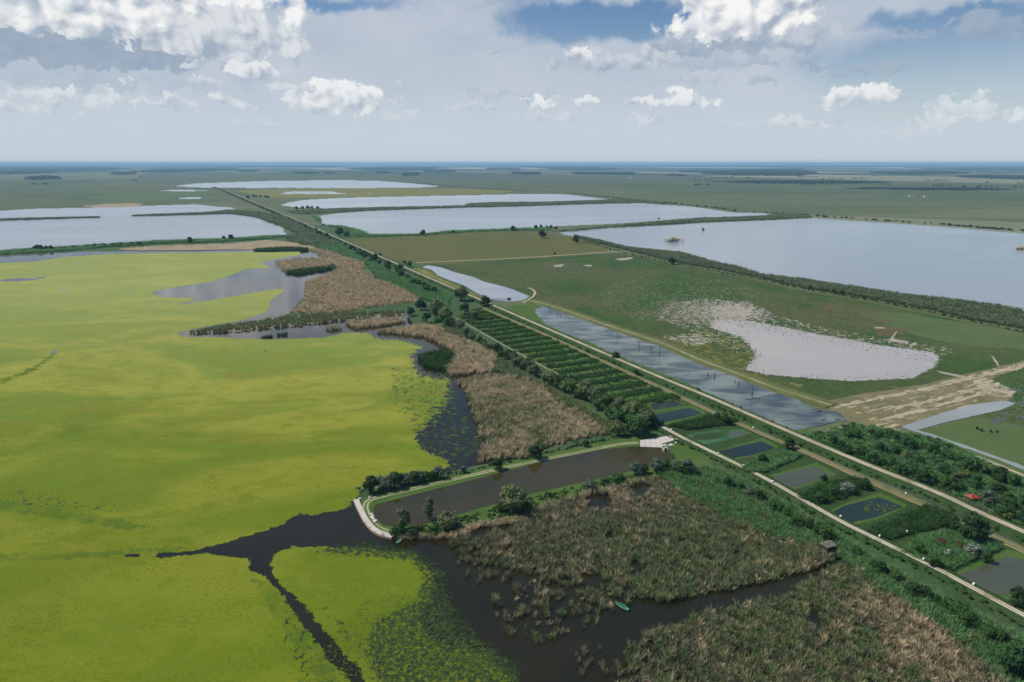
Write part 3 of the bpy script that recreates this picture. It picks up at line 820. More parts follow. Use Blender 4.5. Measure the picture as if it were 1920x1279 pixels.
for pl_, sd_, lab in (([(1380, 588), (1438, 600), (1523, 617), (1647, 640), (1760, 655), (1778, 675), (1750, 682), (1640, 662), (1523, 640), (1438, 622), (1380, 610)], 67, 'dark plant specks along the far rim of the milky pool'),
                      ([(1330, 610), (1392, 632), (1408, 648), (1428, 668), (1405, 690), (1440, 698), (1523, 704), (1594, 708), (1700, 702), (1740, 688), (1765, 690), (1711, 718), (1594, 722), (1500, 718), (1400, 706), (1375, 680), (1395, 655), (1370, 640), (1330, 625)], 68, 'dark plant specks along the near rim of the milky pool')):
    region('rim_plants', [pl_], 0.195, M['meadow'], lab, 'plants', 'stuff', amp=30, scale=2.4, seed=sd_, rough=0.85, octaves=6, cap=-7.0)
SALT = [(1250, 566), (1330, 560), (1400, 566), (1450, 590), (1560, 618), (1700, 642), (1790, 655), (1770, 668), (1640, 650), (1500, 626), (1400, 610), (1400, 640), (1425, 668), (1380, 660), (1300, 622), (1240, 600)]
region('salt_crust', [SALT], 0.18, M['salt'], 'pale crusted salt ground along the rim of the milky pool', 'salt crust', 'stuff', amp=22, scale=4.5, seed=62, rough=0.78, octaves=7, cap=-3.0, extra=lambda X, Y: 10 * np.exp(-((X - 1370) / 55) ** 2 - ((Y - 586) / 16) ** 2))
region('salt_crust', [[(1130, 540), (1200, 520), (1330, 520), (1420, 545), (1400, 580), (1330, 610), (1200, 600), (1140, 575)]], 0.185, M['salt_dull'], 'scattered white salt flecks in the meadow west of the milky pool', 'salt crust', 'stuff', amp=30, scale=3.5, seed=63, rough=0.8, octaves=7, cap=-7.0, extra=lambda X, Y: 7 * np.exp(-((X - 1310) / 80) ** 2 - ((Y - 585) / 22) ** 2))
region('salt_crust', [[(1060, 490), (1180, 480), (1300, 505), (1500, 560), (1600, 590), (1540, 600), (1300, 540), (1120, 560), (1040, 530)]], 0.17, M['salt'], 'few thin pale flecks across the upper meadow', 'salt crust', 'stuff', amp=30, scale=4, seed=64, rough=0.8, octaves=6, cap=-15.0)
region('sedge', [[(1250, 628), (1330, 622), (1390, 640), (1415, 665), (1395, 695), (1440, 712), (1520, 722), (1480, 735), (1390, 698), (1310, 670), (1240, 640)]], 0.19, M['yellow_grass'], 'yellow rushes between the milky pool and the bank track', 'rushes', 'stuff', amp=20, scale=6, seed=65, rough=0.75, cap=-2.0)
region('salt_crust', [[(1250, 632), (1310, 626), (1345, 640), (1300, 650)]], 0.20, M['salt'], 'bare pinkish soil patch by the bank track', 'bare soil', 'stuff', amp=26, scale=5, seed=66, cap=0.0, rough=0.8)
for pts, sd_ in (([(1665, 640), (1680, 622), (1684, 621), (1674, 636), (1704, 641), (1702, 645), (1668, 641)], 71), ([(1638, 612.5), (1663, 615), (1660, 617), (1640, 616)], 72), ([(1708, 645), (1718, 642), (1720, 648), (1702, 650)], 73), ([(1750, 694), (1810, 706), (1808, 710), (1765, 701)], 74), ([(1856, 662), (1871, 680), (1875, 689), (1870, 687), (1862, 674)], 75),
                 ([(1090, 498), (1110, 496), (1108, 501)], 76), ([(1035, 498), (1060, 495), (1052, 501), (1040, 501)], 77), ([(1150, 486), (1190, 482), (1184, 486), (1165, 489)], 78), ([(1800, 615), (1812, 616), (1808, 618)], 79)):
    region('salt_puddle', [pts], 0.21, M['salt'], 'narrow pale puddle in the meadow', 'puddle', amp=1.2, scale=5, seed=sd_, group='pale puddles in the meadow', coarse=2.0)
# bare tracks and trampled ground on the right
SANDA = [(1548, 752), (1640, 736), (1736, 720), (1821, 700), (1920, 676), (2330, 590), (2330, 622), (1935, 700), (1860, 712), (1905, 742), (1860, 762), (1771, 776), (1700, 800), (1640, 806), (1590, 790), (1556, 770)]
region('trampled_ground', [SANDA], 0.15, M['sand_grass'], 'dry trampled grass crossed by sandy tracks at right', 'ground', amp=9, scale=4, seed=81, rough=0.75, grain=((1640, 744), (1920, 680)))
for k_ in range(9):
    yy = 748 + k_ * 5.5
    region('sandy_streak', [[(1585 + 9 * k_, yy + 16), (1700 + 8 * k_, yy - 8), (1840 + 4 * k_, yy - 38 + k_), (1846 + 4 * k_, yy - 35 + k_), (1700 + 8 * k_, yy - 4), (1590 + 9 * k_, yy + 19)]], 0.165 + 0.002 * k_, M['sandy'], 'thin sandy wheel streak in the dry trampled grass', 'bare soil', 'stuff', amp=9, scale=2.0, seed=700 + k_, cap=-1.2, grain=((1640, 744), (1920, 680)), group='sandy streaks in the trampled grass')
for pts, sd_, lab in (([(1556, 762), (1640, 744), (1736, 726), (1821, 703), (1920, 680), (2330, 592), (2330, 612), (1920, 692), (1860, 704), (1821, 713), (1736, 734), (1640, 752), (1570, 768)], 82, 'main pale sandy track running to the right edge'),
                      ([(1640, 792), (1665, 781), (1736, 764), (1849, 732), (1852, 739), (1736, 772), (1665, 790)], 83, 'second pale sandy track just above the grey channel'),
                      ([(1600, 776), (1660, 764), (1740, 750), (1846, 724), (1850, 728), (1740, 757), (1660, 771)], 84, 'thin sandy track between the two wide ones'),
                      ([(1700, 757), (1716, 752), (1740, 762), (1722, 768)], 85, 'small sandy loop beside the thin track'),
                      ([(1820, 712), (1850, 708), (1905, 735), (1895, 748), (1850, 742)], 86, 'broad bare sandy corner where the tracks meet')):
    region('sandy_track', [pts], 0.19 + 0.01 * (sd_ - 82), M['sandy'], lab, 'track', amp=9, scale=2.2, seed=sd_, rough=0.75, cap=1.5, grain=((1640, 744), (1920, 680)))
region('meadow', [[(1600, 805), (1690, 812), (1760, 800), (1830, 780), (1900, 772), (2330, 750), (2330, 1000), (1920, 900), (1835, 866), (1760, 830)]], 0.12, M['meadow_light'], 'green pasture between the grey channel and the scrub wood', 'meadow', amp=3, scale=12, seed=87)
region('marsh', [[(1850, 712), (1920, 690), (2330, 640), (2330, 820), (1920, 800), (1840, 782), (1800, 790), (1880, 765), (1905, 745)]], 0.16, M['meadow'], 'dark wet marsh at the right edge', 'marsh', amp=5, scale=10, seed=88)
region('marsh_water', [[(1850, 712), (1920, 724), (2330, 800), (2330, 860), (1920, 800), (1830, 790), (1880, 768), (1900, 745), (1870, 730)]], 0.20, M['fish_grey'], 'pale shallow water threading the marsh at the right edge', 'water', amp=30, scale=6, seed=89, rough=0.8, cap=-3.0)
region('water_channel', [[(1688, 801), (1771, 774), (1821, 760), (1885, 751), (1905, 757), (1878, 769), (1771, 793), (1725, 806), (1711, 809)]], 0.22, M['stream'], 'grey green straight channel below the sandy tracks', 'channel', amp=1.2, scale=6, seed=90)
ribbon('stream', [(1712, 807), (1754, 820), (1800, 835), (1842, 850), (1878, 862), (1920, 880), (2100, 950)], [(-1.6, 0.24), (1.6, 0.24)], M['stream'], 'narrow pale stream running to the right edge below the channel', 'stream', wob=1.5)
ribbon('sandy_path', [(1830, 856), (1870, 872), (1920, 893), (2100, 968)], [(-1.0, 0.26), (1.0, 0.26)], M['sandy'], 'short bright path behind the scrub wood at the right edge', 'path', wob=0.6)

# pale pond, dead-tree pool and the ponds of the strip
region('pond', [[(785, 500.5), (803, 498), (828, 502), (853, 511), (887, 519.5), (906, 528), (953, 540), (972, 547), (993, 556), (981, 564), (953, 566.5), (921, 562.5), (890, 548), (871, 536), (843, 526), (821, 517), (809, 506)]], 0.20, M['pale_pond'], 'pale tapering pond beside the dike road with a small pier', 'pond', amp=1.8, scale=8, seed=101, coarse=3)
region('rushes', [[(772, 503), (800, 505), (820, 519), (843, 530), (871, 540), (893, 553), (905, 563), (895, 560), (850, 541), (800, 518)]], 0.18, M['yellow_grass'], 'yellow and rust rushes between the pale pond and the road', 'rushes', 'stuff', amp=3, scale=5, seed=102)
region('pond', [[(972, 577), (1006, 570), (1018, 574), (1062, 589), (1109, 605), (1156, 623), (1203, 639), (1240, 650), (1311, 684), (1382, 706), (1438, 728), (1488, 744), (1509, 760), (1534, 770), (1569, 772), (1589, 787), (1534, 800), (1484, 809), (1438, 787), (1396, 770), (1346, 745), (1297, 724), (1240, 701), (1187, 682), (1140, 660), (1109, 643), (1065, 628), (1015, 606), (985, 592)]], 0.21, M['pool_blue'],
       'long blue grey pool with dead trees standing in it', 'pond', amp=2.0, scale=6, seed=103)
region('rushes', [[(945, 577), (1000, 569), (1020, 576), (1000, 582), (1020, 606), (1065, 628), (1150, 662), (1240, 700), (1300, 724), (1290, 728), (1150, 668), (1010, 612)]], 0.23, M['bank'], 'green rushes at the near corner and edge of the long pool', 'rushes', 'stuff', amp=6, scale=5, seed=104)
region('pond', [[(700, 955), (705, 947), (720, 943), (800, 922), (900, 897), (1033, 862), (1133, 843), (1200, 837), (1242, 841), (1262, 853), (1268, 861), (1242, 872), (1183, 884), (1100, 903), (1000, 926), (900, 954), (850, 968), (787, 987), (740, 988), (717, 983), (703, 970)]], 0.20, M['canal'],
       'long brown boat basin with a rounded end between grassy banks', 'basin', amp=0.8, scale=5, seed=105, coarse=3)
PONDS = [([(1219, 758), (1240, 753.5), (1262, 752), (1282, 759), (1250, 766), (1225, 770)], 'dark_blue', 'smaller dark pond next to the big willows, farthest of the row'),
         ([(1222, 779), (1271, 769), (1294, 766), (1319, 776), (1291, 783), (1243, 793), (1228, 787)], 'dark_blue', 'dark blue pond second from the willows'),
         ([(1340, 809), (1393, 808), (1406, 813), (1385, 819), (1350, 822)], 'fish_grey', 'open grey corner of the algae pond'),
         ([(1342, 848), (1427, 828), (1454, 841), (1411, 854), (1369, 861)], 'dark_blue', 'dark rectangular pond beside the algae pond'),
         ([(1436, 903), (1452, 893), (1527, 876), (1560, 893), (1511, 908), (1470, 919)], 'fish_grey', 'grey green rectangular pond in the middle of the row'),
         ([(1562, 960), (1585, 949), (1646, 933), (1693, 951), (1642, 971), (1596, 980)], 'dark_blue', 'dark pond with floating plants on its surface'),
         ([(1789, 1082), (1889, 1045), (1920, 1050), (1990, 1078), (1930, 1105), (1893, 1116), (1860, 1116)], 'fish_grey', 'large dull green pond nearest at the right edge')]
for i, (pts, mm, lab) in enumerate(PONDS):
    c0 = np.mean(np.array(pts), 0)
    big = [tuple(c0 + (np.array(q) - c0) * np.array([1.14, 1.5 if i < 2 else 1.35])) for q in pts]
    region('bank', [big], 0.19 + 0.002 * i, M['bank'], 'bright green grassy bank around the ' + lab, 'bank', amp=2.0, scale=4, seed=110 + i, coarse=3)
    if i != 2:
        region('pond', [pts], 0.24 + 0.002 * i, M[mm], lab, 'pond', amp=0.9, scale=3, seed=120 + i, coarse=2.5)
region('pond', [[(1286, 817), (1306, 812), (1342, 808), (1393, 808), (1406, 813), (1379, 822), (1328, 834), (1306, 834), (1290, 823)]], 0.245, M['fish_green'], 'rounded pond filled with bright green algae near the concrete ramp', 'pond', amp=0.9, scale=3, seed=131, coarse=2.5)
region('open_water', [[(1362, 811), (1393, 809), (1404, 813), (1378, 820)]], 0.26, M['fish_grey'], 'clear grey corner of the algae pond', 'water', amp=1.5, scale=3, seed=132, coarse=2.5)
region('water_plants', [[(1600, 952), (1646, 935), (1690, 951), (1642, 969)]], 0.27, M['duckweed_dark'], 'floating plants on the dark pond in the strip', 'water plants', 'stuff', amp=9, scale=2.0, seed=133, rough=0.75, cap=-1.0)
region('water_plants', [[(1300, 816), (1340, 812), (1370, 816), (1330, 826), (1300, 826)]], 0.27, M['bank_dark'], 'darker round algae patch in the middle of the algae pond', 'algae', 'stuff', amp=2, scale=4, seed=134)

# grassy banks along the boat basin
region('bank', [[(668, 940), (690, 932), (720, 925), (800, 905), (900, 880), (1033, 850), (1133, 828), (1200, 818), (1245, 812), (1200, 827), (1200, 839), (1133, 845), (1033, 864), (900, 899), (800, 924), (712, 946), (701, 957), (704, 972), (718, 985), (742, 990), (742, 1010), (733, 1010), (703, 1001), (685, 981), (672, 957)]], 0.17, M['bank'], 'grassy bank on the far side and round end of the basin', 'bank', amp=1.0, scale=5, seed=141, coarse=3)
region('bank', [[(735, 988), (787, 986), (850, 967), (900, 953), (1000, 925), (1100, 902), (1183, 883), (1242, 871), (1268, 860), (1262, 850), (1250, 842), (1277, 828), (1338, 860), (1330, 880), (1270, 885), (1190, 905), (1090, 925), (1030, 945), (977, 968), (883, 985), (833, 1002), (783, 1008), (740, 1010)]], 0.16, M['bank'], 'grassy bank between the basin and the foreground reeds', 'bank', amp=1.2, scale=4, seed=142, coarse=3)

# ------------------------------------------------------------------ dikes and tracks
left0 = -1.0
ROAD2 = [(402, 351), (417, 355), (467, 377), (520, 398), (567, 418), (623, 443), (640, 451), (713, 483), (765, 506), (815, 528), (856, 546), (901, 565), (931, 578), (1015, 615), (1109, 656), (1240, 713), (1325, 747), (1431, 794), (1523, 834), (1642, 885), (1758, 930), (1835, 968), (1920, 1005), (2330, 1190)]
ROAD1 = [(1226, 796), (1244, 804), (1276, 822), (1338, 852), (1442, 903), (1565, 976), (1623, 1005), (1739, 1061), (1835, 1113), (1920, 1159), (2200, 1310)]
REDT = [(905, 578), (968, 605), (1025, 629), (1094, 661), (1178, 700), (1240, 728), (1307, 760), (1427, 814), (1511, 849), (1642, 910), (1781, 970), (1851, 1003), (1920, 1035), (2200, 1166)]
BANKT = [(993, 564), (1031, 573), (1062, 583), (1109, 601), (1172, 622), (1240, 643), (1311, 676), (1382, 701), (1452, 729), (1502, 744), (1559, 762)]
CANT = [(733, 999), (712, 993), (697, 980), (688, 965), (684, 950), (690, 939), (713, 932), (800, 912), (900, 888), (1000, 866), (1100, 846), (1167, 832), (1197, 831)]
ribbon('dike', ROAD2, [(-6.5, 0.1), (-3.0, 1.5), (3.0, 1.5), (5.5, 0.1)], M['bank_dark'], 'long straight grassy dike carrying the sandy road to the horizon', 'dike', wob=0.5)
ribbon('dike_road', ROAD2, [(-1.6, 1.53), (-0.6, 1.56), (0.6, 1.56), (1.6, 1.53)], M['road_sand'], 'pale sandy road on top of the long dike', 'road')
ribbon('dike', ROAD1, [(-4.0, 0.2), (-2.2, 0.8), (2.2, 0.8), (4.0, 0.2)], M['bank_dark'], 'low green dike under the bright lower track', 'dike', wob=0.4)
ribbon('track', ROAD1, [(-1.1, 0.83), (-0.35, 0.86), (0.35, 0.86), (1.1, 0.83)], M['road_bright'], 'bright chalky two rut track from the ramp to the lower right corner', 'track')
ribbon('track', REDT, [(-1.9, 0.27), (-0.7, 0.34), (0.7, 0.34), (1.9, 0.27)], M['road_red'], 'reddish double track between the pond strip and the dike road', 'track', wob=0.3)
ribbon('grass_strip', ROAD2[13:], [(-left0 * 5.2, 0.20), (-left0 * 12.5, 0.21)], M['bank'], 'bright grass strip between the dike and the reddish track', 'grass', wob=1.0)
ribbon('ditch', [(1330, 758), (1431, 803), (1523, 843), (1642, 897), (1758, 946), (1835, 984), (1920, 1020), (2200, 1150)], [(-1.0, 0.30), (1.0, 0.30)], M['fish_grey'], 'narrow muddy ditch between the dike road and the reddish track', 'ditch', wob=1.2)
ribbon('bank', BANKT, [(-6.0, 0.18), (-2.5, 0.5), (2.5, 0.5), (7.0, 0.18)], M['verge'], 'dry grass bank along the far side of the dead tree pool', 'bank', wob=0.8)
ribbon('track', BANKT, [(-1.6, 0.53), (0, 0.55), (1.6, 0.53)], M['path_pale'], 'sandy track on the bank behind the dead tree pool', 'track', wob=0.2)
ribbon('track', CANT, [(-1.5, 0.22), (0, 0.24), (1.5, 0.22)], M['path_pale'], 'pale worn track round the end of the boat basin', 'track', wob=0.25, it=3)
ribbon('path', [(856, 598), (906, 626), (968, 661), (1031, 695), (1078, 717), (1150, 752), (1226, 796)], [(-1.4, 0.25), (1.4, 0.25)], M['path'], 'faint pale path beside the willow hedgerow', 'path', wob=0.3)
ribbon('path', [(1508, 823), (1545, 812), (1600, 797), (1640, 800), (1660, 806)], [(-1.0, 0.25), (1.0, 0.25)], M['sandy'], 'short pale path behind the scrub wood below the long pool', 'path', wob=0.2)
ribbon('path', [(780, 493), (840, 490), (923, 487), (1040, 480), (1140, 472.5), (1180, 471)], [(-2.2, 0.2), (2.2, 0.2)], M['sandy'], 'pale path along the lower edge of the olive pasture', 'path', wob=1.6)
ribbon('path', [(981, 568), (995, 560), (1004, 552), (1002, 544), (990, 540)], [(-1.2, 0.25), (1.2, 0.25)], M['sandy'], 'sandy path curling round the tip of the pale pond', 'path', wob=0.8)
ribbon('path', [(1165, 474), (1280, 499), (1413, 524), (1513, 547), (1613, 563), (1747, 589), (1920, 628), (2300, 712)], [(-2.2, 0.22), (2.2, 0.22)], M['verge'], 'dry green path along the hedge below the large lake', 'path', wob=1.0)

# concrete ramp with joints, quay round the basin end
ramp = bpy.data.objects.new('concrete_ramp', None); COL.objects.link(ramp)
meta(ramp, 'pale concrete ramp and landing between the basin and the track junction', 'ramp')
RP = gp([(1200, 827), (1266, 817.5), (1278, 824), (1234, 833.5), (1243, 841), (1200, 839.5)])
ramp.location = (*RP.mean(0), 0)


def world_flat(name, g, z, thick, mat, parent, origin):
    me_pts = [Vector((p[0] - origin[0], p[1] - origin[1], 0)) for p in g]
    tri = geometry.tessellate_polygon([me_pts])
    nn = len(g)
    V = [(p.x, p.y, z) for p in me_pts] + [(p.x, p.y, z - thick) for p in me_pts]
    out = []
    for t in tri:
        a, b_, c_ = (Vector(V[i]) for i in t)
        out.append(tuple(t) if (b_ - a).cross(c_ - a).z > 0 else (t[0], t[2], t[1]))
    for i in range(nn):
        j = (i + 1) % nn
        out.append((i, i + nn, j + nn, j))
    return add(name, mesh_np(name, V, out, mat), parent)
org = RP.mean(0)
A, B, C_, D, E, H = RP
T = A * 0.5 + B * 0.5
DP = T * 0.36 + E * 0.64
for k in range(3):                                     # lane slabs up to the track
    t0, t1 = k / 3 + 0.004, (k + 1) / 3 - 0.004
    world_flat('concrete_slab', [T * (1 - t0) + B * t0, T * (1 - t1) + B * t1, DP * (1 - t1) + C_ * t1, DP * (1 - t0) + C_ * t0], 0.55 + 0.01 * (k % 2), 0.5, M['concrete'], ramp, org)
for k in range(4):                                     # landing slabs above the water
    t0, t1 = k / 4 + 0.006, (k + 1) / 4 - 0.006
    world_flat('concrete_slab', [A * (1 - t0) + T * t0, A * (1 - t1) + T * t1, H * (1 - t1) + E * t1, H * (1 - t0) + E * t0], 0.50 - 0.01 * (k % 2), 0.5, M['concrete'], ramp, org)
QO = [(665, 940), (669, 951), (675, 963), (682, 977), (692, 991), (705, 1002), (719, 1008), (735, 1011.5)]
quay = ribbon('quay', QO, [(-0.35, -0.3), (-0.35, 0.8), (1.5, 0.82), (1.5, 0.1)], M['concrete'], 'curved pale concrete quay round the tip of the basin', 'quay', kind=None, stepf=1.2)
ribbon('quay_wall', QO, [(-0.46, -0.3), (-0.46, 0.7)], M['quay_face'], stepf=1.2, kind=None, parent=quay)

# ------------------------------------------------------------------ plants: building blocks


def blades(seed, n_, rad, h, wd, lean=0.28, flop=0.5):
    r = random.Random(seed)
    V, Fc = [], []
    for k in range(n_):
        a = r.uniform(0, 2 * math.pi); q = rad * math.sqrt(r.random())
        x, y = q * math.cos(a), q * math.sin(a)
        hh = h * r.uniform(0.65, 1.12)
        la = a + r.uniform(-0.9, 0.9); ln = hh * r.uniform(0.3, 1.0) * lean
        fa = r.uniform(0, math.pi); wx, wy = math.cos(fa) * wd * 0.5, math.sin(fa) * wd * 0.5
        mx, my, mz = x + math.cos(la) * ln * 0.35, y + math.sin(la) * ln * 0.35, hh * 0.62
        tx, ty, tz = x + math.cos(la) * ln * (1 + flop * r.random()), y + math.sin(la) * ln * (1 + flop * r.random()), hh
        b0 = len(V)
        V += [(x - wx * .7, y - wy * .7, 0), (x + wx * .7, y + wy * .7, 0), (mx - wx, my - wy, mz), (mx + wx, my + wy, mz), (tx, ty, tz)]
        Fc += [(b0, b0 + 1, b0 + 3, b0 + 2), (b0 + 2, b0 + 3, b0 + 4)]
    return V, Fc


_ico = [(0, 0, 1)] + [(0.894 * math.cos(math.radians(a)), 0.894 * math.sin(math.radians(a)), 0.447) for a in range(0, 360, 72)] + \
       [(0.894 * math.cos(math.radians(a + 36)), 0.894 * math.sin(math.radians(a + 36)), -0.447) for a in range(0, 360, 72)] + [(0, 0, -1)]
_icof = [(0, 1 + i, 1 + (i + 1) % 5) for i in range(5)] + [(1 + i, 6 + i, 1 + (i + 1) % 5) for i in range(5)] + \
        [(6 + i, 6 + (i + 1) % 5, 1 + (i + 1) % 5) for i in range(5)] + [(11, 6 + (i + 1) % 5, 6 + i) for i in range(5)]


def crown_geo(seed, blobs, leaves, leaf, wide=0.5, tall=0.5, shape='round', base=0.18, core=0.78, jit=0.22):
    """lumpy crown of leaf tufts about one unit wide, foot at z=0"""
    r = random.Random(seed)
    V, Fc = [], []
    bl = []
    for k in range(blobs):
        for _ in range(40):
            u, v_, w_ = (r.uniform(-1, 1) for _ in range(3))
            if u * u + v_ * v_ + w_ * w_ <= 1: break
        z = 0.5 * tall * 2 * (0.5 + 0.5 * w_)
        taper = 1.0
        if shape == 'tall': taper = 0.9 - 0.25 * abs(w_)
        if shape == 'dome': taper = 1.0 - 0.45 * max(0, w_)
        if shape == 'vase': taper = 0.6 + 0.4 * (w_ * 0.5 + 0.5)
        br = r.uniform(0.13, 0.24) * (wide / 0.5) * (0.8 if shape == 'tall' else 1.0)
        bl.append((u * (wide - br) * taper, v_ * (wide - br) * taper, base + z * (1 - base), br))
    for (bx, by, bz, br) in bl:
        b0 = len(V)
        for (x, y, z) in _ico:
            q = br * core * r.uniform(0.8, 1.1)
            V.append((bx + x * q, by + y * q, max(0.02, bz + z * q * 0.85)))
        Fc += [tuple(b0 + i for i in f_) for f_ in _icof]
        for _ in range(leaves):
            z = r.uniform(-0.55, 1); a = r.uniform(0, 2 * math.pi); s_ = math.sqrt(max(0, 1 - z * z))
            nx_, ny_, nz_ = s_ * math.cos(a), s_ * math.sin(a), z
            q = br * r.uniform(1 - jit, 1 + jit * 0.8)
            c = Vector((bx + nx_ * q, by + ny_ * q, max(0.03, bz + nz_ * q * 0.85)))
            nn = Vector((nx_ + r.uniform(-.7, .7), ny_ + r.uniform(-.7, .7), nz_ + r.uniform(-.5, .9))).normalized()
            t1 = nn.orthogonal().normalized(); t2 = nn.cross(t1)
            ang = r.uniform(0, math.pi); e1 = (t1 * math.cos(ang) + t2 * math.sin(ang)) * leaf * r.uniform(0.6, 1.3); e2 = nn.cross(e1.normalized()) * leaf * r.uniform(0.4, 0.8)
            b0 = len(V)
            V += [tuple(c - e1 - e2 * .4), tuple(c + e2), tuple(c + e1 * 1.1 - e2 * .2), tuple(c - e2 * 1.1)]
            Fc.append((b0, b0 + 1, b0 + 2, b0 + 3))
    return V, Fc


def tube(V, Fc, p0, p1, r0, r1, k=6):
    p0, p1 = Vector(p0), Vector(p1)
    d = (p1 - p0).normalized(); t1 = d.orthogonal().normalized(); t2 = d.cross(t1)
    b0 = len(V)
    for p_, r_ in ((p0, r0), (p1, r1)):
        for i in range(k):
            a = 2 * math.pi * i / k
            V.append(tuple(p_ + (t1 * math.cos(a) + t2 * math.sin(a)) * r_))
    for i in range(k):
        j = (i + 1) % k
        Fc.append((b0 + i, b0 + j, b0 + k + j, b0 + k + i))
    Fc.append(tuple(b0 + k + i for i in range(k)))
    Fc.append(tuple(b0 + i for i in reversed(range(k))))


def trunk_geo(seed, h=0.55, r0=0.045):
    r = random.Random(seed)
    V, Fc = [], []
    a = (r.uniform(-.03, .03), r.uniform(-.03, .03), h * 0.5)
    tube(V, Fc, (0, 0, -0.02), a, r0, r0 * 0.75, 7)
    tube(V, Fc, a, (a[0] + r.uniform(-.05, .05), a[1] + r.uniform(-.05, .05), h * 1.25), r0 * 0.75, r0 * 0.25, 6)
    for k in range(5):
        t = r.uniform(0, 2 * math.pi); z = h * r.uniform(0.35, 0.8)
        tube(V, Fc, (a[0], a[1], z), (a[0] + math.cos(t) * 0.28, a[1] + math.sin(t) * 0.28, z + r.uniform(.1, .28)), r0 * 0.4, r0 * 0.12, 5)
    return V, Fc


def scatter(name, pts, protos, sizes, label, cat, heights=None, z=0.1, seed=1, tilt=0.0, kind='stuff', group=None):
    """plants nobody could count: one object whose points carry copies of a few clumps"""
    r = np.random.default_rng(seed)
    nP = len(pts)
    me = bpy.data.meshes.new(name)
    me.vertices.add(nP)
    co = np.concatenate([pts, np.full((nP, 1), z)], 1).astype(np.float32)
    me.vertices.foreach_set('co', co.ravel())
    hh = sizes if heights is None else heights
    sc = np.stack([sizes, sizes, hh], 1).astype(np.float32)
    at = me.attributes.new('sc', 'FLOAT_VECTOR', 'POINT'); at.data.foreach_set('vector', sc.ravel())
    rt = np.stack([r.normal(0, tilt + 1e-6, nP), r.normal(0, tilt + 1e-6, nP), r.uniform(0, 6.283, nP)], 1).astype(np.float32)
    at = me.attributes.new('rt', 'FLOAT_VECTOR', 'POINT'); at.data.foreach_set('vector', rt.ravel())
    o = add(name, me)
    ng = bpy.data.node_groups.new(name + ' scatter', 'GeometryNodeTree')
    ng.interface.new_socket('Geometry', in_out='INPUT', socket_type='NodeSocketGeometry')
    ng.interface.new_socket('Geometry', in_out='OUTPUT', socket_type='NodeSocketGeometry')
    N, L = ng.nodes, ng.links
    gi, go = N.new('NodeGroupInput'), N.new('NodeGroupOutput')
    mp = N.new('GeometryNodeMeshToPoints')
    L.new(gi.outputs[0], mp.inputs[0])
    gti = N.new('GeometryNodeGeometryToInstance')
    for pr in protos:
        q = N.new('GeometryNodeObjectInfo'); q.inputs['Object'].default_value = pr
        L.new(q.outputs['Geometry'], gti.inputs[0])
    iop = N.new('GeometryNodeInstanceOnPoints')
    L.new(mp.outputs[0], iop.inputs['Points'])
    L.new(gti.outputs[0], iop.inputs['Instance'])
    iop.inputs['Pick Instance'].default_value = True
    for nm, tgt in (('sc', 'Scale'), ('rt', 'Rotation')):
        na_ = N.new('GeometryNodeInputNamedAttribute'); na_.data_type = 'FLOAT_VECTOR'; na_.inputs[0].default_value = nm
        L.new(na_.outputs[0], iop.inputs[tgt])
    L.new(iop.outputs[0], go.inputs[0])
    mod = o.modifiers.new('scatter', 'NODES'); mod.node_group = ng
    return meta(o, label, cat, group, kind)


def proto(name, geo_, mat, smooth=False):
    """a clump kept out of the scene; only the scattered copies of it are seen"""
    return bpy.data.objects.new(name, mesh_np(name, geo_[0], geo_[1], mat, smooth))


def reed_set(mat, h=2.4, n_=26, rad=0.40, wd=0.115, k=4, lean=0.50):
    return [proto('reed clump', blades(100 + i + int(h * 10), n_, rad, h, wd, lean), M[mat]) for i in range(k)]


P_dry, P_tan, P_mix, P_fresh, P_deep, P_belt = (reed_set(q) for q in ('reed_dry', 'reed_tan', 'reed_mix', 'reed_fresh', 'reed_deep', 'reed_belt'))
P_bush = [proto('leaf clump', crown_geo(300 + i, 5, 34, 0.09, shape='dome', tall=0.5, base=0.05), M['crown_green']) for i in range(3)]
P_bushd = [proto('leaf clump', crown_geo(310 + i, 5, 34, 0.09, shape='dome', tall=0.5, base=0.05), M['crown_dark']) for i in range(3)]
P_wood = [proto('crown clump', crown_geo(320 + i, 5, 8, 0.12, shape='dome', tall=0.6, base=0.05, core=1.0), M['far_wood']) for i in range(3)]


def fill(polys, spacing, prob=None, holes=(), seed=1, edge=2.0, edge_scale=8.0):
    """jittered points over ground polygons (picture pixels), frayed at the edge by `edge` metres"""
    r = np.random.default_rng(seed)
    W_ = [gp(p) for p in polys]
    H_ = [gp(p) for p in holes]
    allp = np.concatenate(W_)
    x0, y0 = allp.min(0); x1, y1 = allp.max(0)
    gx_ = np.arange(x0, x1, spacing); gy_ = np.arange(y0, y1, spacing)
    X, Y = np.meshgrid(gx_, gy_)
    p_ = np.stack([X.ravel(), Y.ravel()], 1) + r.uniform(-0.55, 0.55, (X.size, 2)) * spacing
    # keep what the camera's wider surroundings could show
    p_ = p_[np.abs(p_[:, 0]) < (p_[:, 1] + 60) * 0.95]
    p_ = p_[p_[:, 1] > 92]
    s_ = np.concatenate([field(c, W_, H_) for c in np.array_split(p_, max(1, len(p_) // 200000))]) if len(p_) else np.zeros(0)
    m_ = s_ + edge * fbm(p_[:, 0] / edge_scale, p_[:, 1] / edge_scale, 5, seed, 0.65) > 0
    p_, s_ = p_[m_], s_[m_]
    if prob is not None and len(p_):
        k_ = r.random(len(p_)) < prob(p_, s_)
        p_ = p_[k_]
    return p_


def sizes(n_, lo, hi, seed=1):
    return np.random.default_rng(seed).uniform(lo, hi, n_)


def blob_w(p_, x, y, rx, ry):
    """soft weight around a picture position, radii in metres"""
    c = G(x, y)
    return np.exp(-((p_[:, 0] - c[0]) / rx) ** 2 - ((p_[:, 1] - c[1]) / ry) ** 2)

